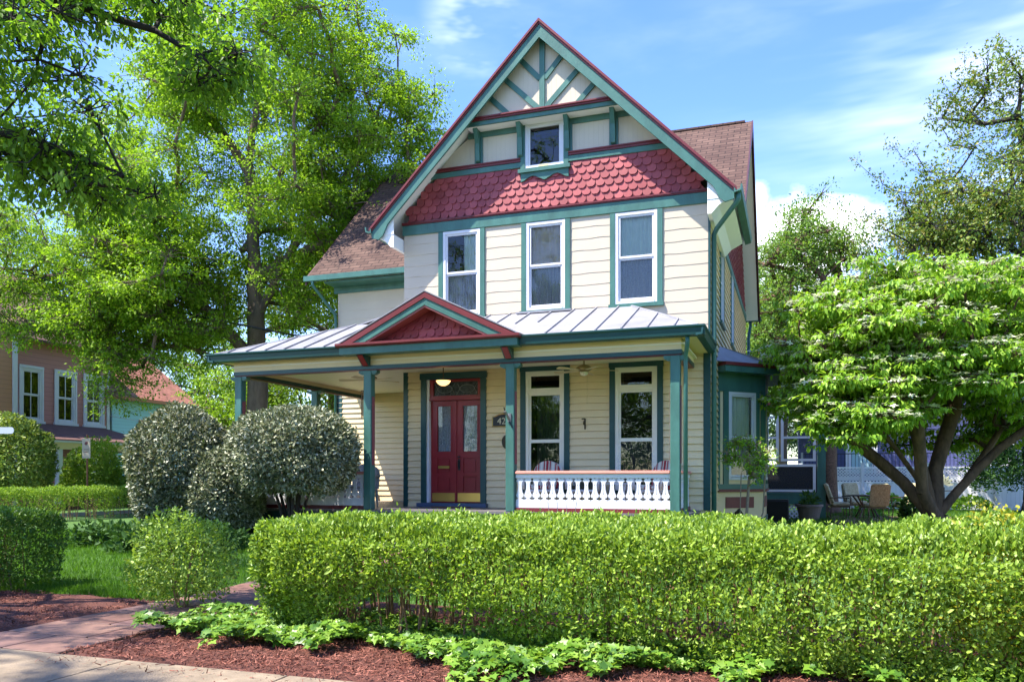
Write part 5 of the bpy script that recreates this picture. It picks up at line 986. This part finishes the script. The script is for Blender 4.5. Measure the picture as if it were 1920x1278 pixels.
m = MB(); PL.box(m, .14, .34, .0, .66, 0, 7.2); PL.box(m, 5.46, 5.62, 0, .03, 0, 7.2); m.build('corner_board', WHITE, rh)
for a in (1.5, 3.2, 4.72): window(PL, rh, a - .5, a + .5, 3.7, 5.9, [(4.85, 5.75), (3.86, 4.75)], .16, casing=dict(w=.08, t=.05, head=.12, m=WHITE), sill=(.12, .1, .1, WHITE), muntin=True, curtains=[(a - .4, a + .4, 3.8, 5.8, LACE, 4)] if a > 4 else (), glass=GLASSD)
for a in (1.2, 4.3): window(PL, rh, a - .5, a + .5, .75, 2.55, [(1.72, 2.42), (.9, 1.64)], .14, casing=dict(w=.06, t=.05, m=WHITE), sill=(.1, .1, .1, WHITE), muntin=True, glass=GLASSD)
m = MB(); slab(m, [(2.6, .3, 2.85), (2.6, 6.1, 2.85), (0, 5.2, 3.62), (0, .3, 3.62)], .06); m.build('porch_roof', BRW, rh)
m = MB(); m.box(2.3, 2.58, .4, 6.0, 2.45, 2.79); m.box(.0, 2.3, 5.75, 5.95, 2.45, 2.79); m.build('porch_beam', CREAML, rh)
m = MB(); m.box(2.5, 2.64, .2, 6.1, 2.72, 2.80); m.build('porch_gutter', WHITE, rh)
for y in (.6, 2.4, 4.2): m = MB(); m.box(2.35, 2.55, y, y + .2, 0, 2.45); m.build('porch_post', WHITE, rh)
m = MB(); m.box(2.36, 2.54, 5.7, 5.88, 0, 2.45); m.prism([(2.4, 5.70, 2.1), (2.4, 5.35, 2.45), (2.4, 5.70, 2.45)], (.08, 0, 0)); m.build('porch_post', mat('orange_post_paint', (.55, .16, .05), .6), rh)
m = MB(); m.box(.02, 2.6, .3, 6, .0, .25); m.build('porch_floor', BRW, rh)
m = MB(); slab(m, [(.5, -7, 7.1), (.5, 6, 7.1), (-4.5, 6, 10.8), (-4.5, -7, 10.8)], .1); slab(m, [(-9.5, -7, 7.1), (-9.5, 6, 7.1), (-4.5, 6, 10.8), (-4.5, -7, 10.8)], .1); m.build('roof', BRW, rh)
bh = nroot('blue_house', 'light blue house with orange roof and orange window trim beyond the red house', 'house', -25.6, 14.0)
m = MB(); hb = [(1.55, 2.45, 1.9, 4.0)]; backing(m, PL, -.2, 4.8, 0, 5.2, hb, 0); m.poly([(0, 4.8, 0), (-8, 4.8, 0), (-8, 4.8, 5.2), (0, 4.8, 5.2)]); m.poly([(0, -.2, 0), (-8, -.2, 0), (-8, -.2, 5.2), (0, -.2, 5.2)]); m.build('wall', BLUS, bh)
window(PL, bh, 1.55, 2.45, 1.9, 4.0, [(3.0, 3.9), (2.0, 2.9)], .10, fmat=WHITE, casing=dict(w=.12, t=.05, head=.14, m=mat('orange_trim_paint', (.50, .17, .06), .6)), sill=(.14, .09, .1, MATS['orange_trim_paint']), glass=GLASSD)
m = MB(); slab(m, [(.45, -.7, 5.15), (.45, 5.3, 5.15), (-4, 5.3, 8.4), (-4, -.7, 8.4)], .12); slab(m, [(-8.4, -.7, 5.15), (-8.4, 5.3, 5.15), (-4, 5.3, 8.4), (-4, -.7, 8.4)], .12); m.build('roof', ORR, bh)
m = MB(); m.box(.36, .52, -.7, 5.3, 4.98, 5.12); m.build('gutter', mat('orange_trim_paint', (.5, .17, .06)), bh)
# side street
sheet('side_street', -23.2, -18.2, -60, 90, .012, mat('side_asphalt', (.10, .095, .095), .95, .2, 3, .4, 80)); sheet('side_walk', -18.0, -16.9, -60, 90, .02, mat('pink_grey_concrete', (.40, .33, .30), .9, .1, 2))
o = MB(); o.box(-.07, .07, -40, 60, -.02, .12); c = o.build('kerb', mat('granite_kerb', (.36, .33, .31), .9, .15, 5)); struct(c); c.location = H(-18.12, 5, .2); c.rotation_euler = (0, 0, HR)
t = thing('street_sign', 'small weathered parking sign on a rusty pole behind the low far hedge', 'sign', (-14.35, 27.3, .2), R(-12))
m = MB(); m.tube([(0, 0, 0), (0, 0, 2.75)], .03, 8); m.build('pole', mat('rusty_steel', (.24, .10, .05), .8, .3, 12), t)
m = MB(); m.box(-.16, .16, -.05, -.035, 1.95, 2.62); pn = m.build('panel', mat('weathered_tan_sign', (.45, .36, .26), .6, .15, 6), t)
m = MB(); m.prism([(-.06, -.055, 2.44), (0, -.055, 2.38), (.07, -.055, 2.46), (.05, -.055, 2.52), (-.03, -.055, 2.50)], (0, -.004, 0)); m.box(-.09, .09, -.058, -.052, 2.24, 2.255); m.box(-.07, .07, -.058, -.052, 2.16, 2.175); m.build('marks', mat('faded_sign_ink', (.16, .05, .04), .7), pn)
t = thing('street_name_sign', 'pale grey round ended blade sign poking in at the left edge', 'sign', (-13.7, 20, .2))
m = MB(); m.tube([(0, 0, 0), (0, 0, 2.75)], .035, 8); m.build('pole', mat('galvanised_steel', (.4, .41, .42), .5, metal=.4), t)
m = MB(); m.prism([(-1.0, -.04, 2.39)] + [(1.32 + .075 * math.sin(a), -.04, 2.465 - .085 * math.cos(a)) for a in np.linspace(.3, math.pi - .3, 7)] + [(-1.0, -.04, 2.55)], (0, .012, 0)); m.build('blade', mat('pale_grey_sign', (.52, .55, .60), .5), t)
blob('street_shrub', 'rounded olive green shrub before the red house at the left edge', 'shrub', (-16.7, 27.2, 2.1), (1.35, 1.2, 1.5), .2, 15000, .12, isl('olive_leaf', [(.10, .16, .03), (.19, .28, .045), (.32, .38, .09)], .5, .3, trans=.3), T_LEAF, sd_=71, lump=.14, low=-.9)
blob('street_shrub', 'bright yellow green shrub in front of the red house porch', 'shrub', (-15.3, 29.6, 1.55), (1.15, 1.0, 1.2), .2, 9500, .12, YELG, T_LEAF, sd_=72, lump=.25, shell=.25, low=-.9)
blob('street_shrub', 'small dark shrub by the orange porch post of the red house', 'shrub', (-14.1, 31, 1.1), (.9, .8, .8), .2, 5000, .11, DARKL, T_LEAF, sd_=73, lump=.2, low=-.9)
pa, pb = Vector((-24, 26.5, 10.6)), H(-7.2, 8.5, 5.6); m = MB()
m.tube([pa.lerp(pb, i / 24) - Vector((0, 0, 0.5 * 4 * (i / 24) * (1 - i / 24))) for i in range(25)], .035, 6); o = m.build('power_cable', BLACK); tag(o, 'thick black overhead cable sagging through the leaves to the house wing', 'cable')
pa, pb = H(-25.5, 13.5, 4.4), H(-19, 20, 3.4); m = MB(); m.tube([pa, pa.lerp(pb, .5) - Vector((0, 0, .3)), pb], .015, 5); o = m.build('white_wire', WHITE); tag(o, 'thin white wire running along the blue house wall', 'wire')
# ------------------------------------------------------------------ back garden at the right
fe = nroot('lattice_fence', 'white board fence topped with diagonal lattice behind the patio', 'fence', 12, 20)
FP = Plane((0, 0, 0), (1, 0, 0), (0, -1, 0)); a = -7.0
while a < 11:
    m = MB(); FP.box(m, a, a + .12, -.06, .06, 0, 1.86); FP.box(m, a - .02, a + .14, -.08, .08, 1.86, 1.90); m.build('post', WHITE, fe)
    m = MB(); FP.box(m, a + .12, a + 2.4, -.012, .012, .04, 1.08); FP.box(m, a + .12, a + 2.4, -.03, .03, 1.08, 1.14); FP.box(m, a + .12, a + 2.4, -.03, .03, 1.68, 1.74); m.build('board_panel', grooves('white_fence_boards', (.80, .80, .82), 0, .15, .6, .3), fe)
    m = MB(); lattice(m, FP, a + .12, a + 2.4, 1.14, 1.68, .125, .045, -.01); m.build('lattice_panel', WHITE, fe)
    a += 2.4
ph = nroot('purple_house', 'violet blue clapboard house with pale door and deck behind the lattice fence', 'house', 10, 26, .2)
m = MB(); hp = [(-2.75, -1.55, 1.5, 3.75), (3.2, 4.1, 1.9, 3.9)]; backing(m, FP, -5, 8, 0, 7, hp, 0); m.poly([(-5, 0, 0), (-5, 8, 0), (-5, 8, 7), (-5, 0, 7)]); m.build('wall', PURS, ph)
dm = MB(); FP.box(dm, -2.85, -2.62, -.05, .05, 1.5, 3.85); FP.box(dm, -1.68, -1.45, -.05, .05, 1.5, 3.85); FP.box(dm, -2.62, -1.68, -.05, .05, 3.65, 3.85); dd = dm.build('door', WHITE, ph)
m = MB(); FP.box(m, -2.62, -1.68, -.06, -.02, 1.5, 3.65); m.build('pane', mat('pale_aqua_glass', (.34, .52, .55), .25), dd)
window(FP, ph, 3.2, 4.1, 1.9, 3.9, [(2.95, 3.8), (2.0, 2.85)], .12, casing=dict(w=.1, t=.05, m=WHITE), sill=(.1, .08, .08, WHITE), glass=GLASSD)
m = MB(); m.box(-5, 8, -2.6, -.02, 1.2, 1.35); m.build('deck', WHITE, ph)
for a0 in (-4.9, -.5, 3.9):
    m = MB(); FP.box(m, a0, a0 + .1, 2.5, 2.6, 1.35, 2.45); dk = m.build('deck_post', WHITE, ph)
    m = MB(); FP.box(m, a0 + .1, a0 + 4.3, 2.52, 2.57, 2.36, 2.40); FP.box(m, a0 + .1, a0 + 4.3, 2.52, 2.57, 1.45, 1.48)
    for k in range(28): x = a0 + .2 + k * .15; FP.box(m, x, x + .02, 2.535, 2.555, 1.48, 2.36)
    m.build('deck_railing', BLACK, dk)
m = MB(); slab(m, [(-5.4, -.5, 7), (8.4, -.5, 7), (8.4, 4, 9.6), (-5.4, 4, 9.6)], .1); m.build('roof', BRW, ph)
sheet('patio', 5.9, 11.5, 6.6, 13.5, .02, brickmat('patio_pavers', (.36, .20, .16), (.42, .26, .20), (.2, .14, .1), (0, 1), .3, .15))
TANF = mat('leafy_tan_fabric', (.30, .26, .13), .9, col2=(.50, .45, .28), vscale=18, detail=2); BRZ = mat('bronze_metal_frame', (.09, .06, .035), .45, metal=.4)
def patio_chair(x, y, rot, label):
    t = thing('patio_chair', label, 'patio chair', (x, y, .22), rot, 'patio chairs round the table')
    m = MB(); m.box(-.28, .28, -.28, .28, .36, .40); m.build('seat', BRZ, t); m = MB(); m.box(-.26, .26, -.28, .24, .402, .52); m.build('seat_cushion', TANF, t, bevel=.035)
    m = MB(); m.prism([(-.28, .26, .45), (.28, .26, .45), (.28, .44, 1.04), (.22, .46, 1.08), (-.22, .46, 1.08), (-.28, .44, 1.04)], (0, .035, 0)); m.build('backrest', mat('tan_woven_back', (.16, .12, .06), .8, col2=(.34, .29, .16), vscale=26, detail=2), t)
    m = MB(); m.prism([(-.26, .16, .50), (.26, .16, .50), (.26, .35, 1.06), (.2, .37, 1.11), (-.2, .37, 1.11), (-.26, .35, 1.06)], (0, .095, 0)); m.build('back_cushion', TANF, t, bevel=.03)
    for s in (-1, 1):
        m = MB(); m.tube([(s * .31, -.26, .36), (s * .32, -.28, .62), (s * .32, -.2, .66), (s * .31, .33, .66)], .018, 6); m.build('armrest', BRZ, t)
        for yy in (-.25, .27): m = MB(); m.tube([(s * .27, yy, .38), (s * .29, yy * 1.12, 0)], .016, 6); m.build('leg', BRZ, t)
patio_chair(10.2, 25.2, R(78), 'cushioned patio chair left of the table facing right'); patio_chair(10.95, 24.3, R(172), 'cushioned patio chair nearest the camera with its back to us'); patio_chair(12.35, 25.3, R(-62), 'cushioned patio chair right of the table turned to the left'); patio_chair(11.45, 26.9, R(5), 'cushioned patio chair on the far side of the table')
t = thing('patio_table', 'round dark metal patio table among the cushioned chairs', 'table', (11.25, 25.6, .22)); m = MB(); m.lathe([(0, .70), (.62, .70), (.64, .715), (.62, .735), (0, .735)], n=28); m.build('tabletop', BRZ, t)
for k in range(4): c, s = math.cos(k * 1.57 + .6), math.sin(k * 1.57 + .6); m = MB(); m.tube([(.5 * c, .5 * s, .70), (.2 * c, .2 * s, .35), (.42 * c, .42 * s, 0)], .028, 6); m.build('leg', BRZ, t)
gs = 'garden ornaments on the back lawn'
t = thing('garden_stake', 'tall iron garden stake topped by a pale flower shaped ornament', 'garden stake', (11.5, 21.5, .2), 0, gs)
m = MB(); m.tube([(0, 0, 0), (0, 0, 1.05)], .014, 6); m.tube([(-.26, 0, .95), (.26, 0, .95)], .012, 6); m.build('pole', BLACK, t)
m = MB()
for k in range(7): a = math.pi * (k + .0) / 6; c, s = math.cos(a), math.sin(a); m.prism([(0, 0, 1.12), (.14 * c - .05 * s, 0, 1.12 + .14 * s + .05 * c), (.26 * c, 0, 1.12 + .26 * s), (.14 * c + .05 * s, 0, 1.12 + .14 * s - .05 * c)], (0, .015, 0))
m.build('flower', mat('pale_yellow_metal', (.55, .55, .36), .6), t)
t = thing('wind_spinner', 'dark scrolled iron ornament standing just left of the flower stake', 'garden ornament', (10.95, 21.6, .2), 0, gs)
m = MB(); m.tube([(0, 0, 0), (0, 0, .95)], .011, 6); m.build('pole', BLACK, t)
for k in range(6): z = .25 + .13 * k; s = -1 if k % 2 else 1; m = MB(); m.tube([(0, 0, z), (s * .08, 0, z + .03), (s * .13, 0, z - .04), (s * .08, 0, z - .09)], .012, 5); m.build('scroll', BLACK, t)
blob('low_shrub', 'low green plant at the foot of the white fence near the stake', 'shrub', (14.4, 31.5, .45), (1.0, .5, .42), .2, 1800, .13, DOGL, sd_=81, low=-.3); blob('low_shrub', 'small green plant by the fence at the far right edge', 'shrub', (17.6, 31, .4), (.7, .4, .36), .2, 1200, .13, DOGL, sd_=82, low=-.3)
blob('rhododendron', 'glossy dark shrub tucked behind the dogwood stems', 'shrub', (10.35, 20.6, .6), (.45, .5, .5), .2, 1500, .12, DARKL, sd_=83, low=-.6, lump=.2)
blob('climbing_vine', 'dark climbing vine spilling over the lattice fence at right', 'vine', (17.6, 29.4, 2.0), (1.1, .7, 1.2), .3, 5200, .12, DARKL, sd_=84, low=-.8, lump=.35, shell=.3)
# planter's plant; trellis and roses in front of the railing
pt = [o for o in bpy.data.objects if o.name.startswith('planter')][0]
rp = np.random.default_rng(5); n = 160; d = rdir(rp, n); d[:, 2] = np.abs(d[:, 2]); leaves('plant', d * np.array([.30, .30, .42]) * rp.uniform(.2, 1, n)[:, None] + np.array([0, 0, .47]), d + .5 * rdir(rp, n), rdir(rp, n) + np.array([0, 0, .6]), .14, T_LEAF, DARKL, pt)
t = HT('wire_trellis', 'thin wire plant support standing before the porch railing', 'plant support', 1.02, -2.45, .2)
m = MB()
for x in (-.26, -.09, .09, .26): m.tube([(x * .55, 0, 0), (x, 0, .88)], .005, 4)
for z, w_ in ((.86, .26), (.55, .21)): m.tube([(-w_, 0, z), (w_, 0, z)], .005, 4)
m.build('wires', mat('grey_wire', (.25, .25, .25), .5, metal=.6), t)
PINKP = isl('pink_petal', [(.62, .20, .22), (.72, .30, .30), (.8, .42, .4)], .6, .2, trans=.3, tcol=(1, .8, .8))
for (u, z, lb) in ((1.42, .80, 'large pink rose bloom by the wire plant support'), (2.28, .74, 'pale pink rose bloom before the right end of the railing')):
    t = HT('rose', lb, 'flower', u, -2.5, .2, 0, 'roses before the railing'); m = MB(); m.tube([(0, 0, 0), (.02, 0, z - .22)], .008, 5); m.build('stem', mat('green_stem', (.05, .12, .03), .6), t)
    rp = np.random.default_rng(int(u * 10)); n = 60; d = rdir(rp, n); leaves('bloom', np.array([.02, 0, z - .2]) + d * .05, d + .3 * rdir(rp, n), np.cross(d, rdir(rp, n)), .055, T_LEAF, PINKP, t)
    n = 60; leaves('foliage', np.array([0, 0, z * .45]) + rp.normal(0, 1, (n, 3)) * np.array([.13, .1, .15]), rdir(rp, n), rdir(rp, n) + np.array([0, 0, 1]), .06, T_LEAF, DARKL, t)
# street trees behind the camera (they show only as reflections in the panes)
bp = 'street trees opposite the house'
src = [o for o in bpy.data.objects if o.get('label', '').startswith('dark tree mass')][0]
for k, (x, y, rz, s, lb) in enumerate(((-34, -27, 1.0, 1.2, 'leafy tree across the street farthest to the left'), (-20, -30, 2.4, 1.25, 'leafy tree across the street mirrored in the leftmost panes'), (-7, -27, 4.0, 1.2, 'leafy tree across the street mirrored in the door glass'), (7, -30, 5.2, 1.25, 'leafy tree across the street mirrored in the left tall porch window'), (20, -27, .4, 1.2, 'leafy tree across the street mirrored in the right tall porch window'), (34, -29, 1.9, 1.2, 'leafy tree across the street mirrored in the bay window'))):
    c = src.copy(); COL.objects.link(c); c.location = (x, y, -3.6); c.rotation_euler = (0, 0, rz); c.scale = (s, s, s); c.name = 'street_tree'; c['label'] = lb; c['group'] = bp
    for ch in src.children: e_ = ch.copy(); COL.objects.link(e_); e_.parent = c
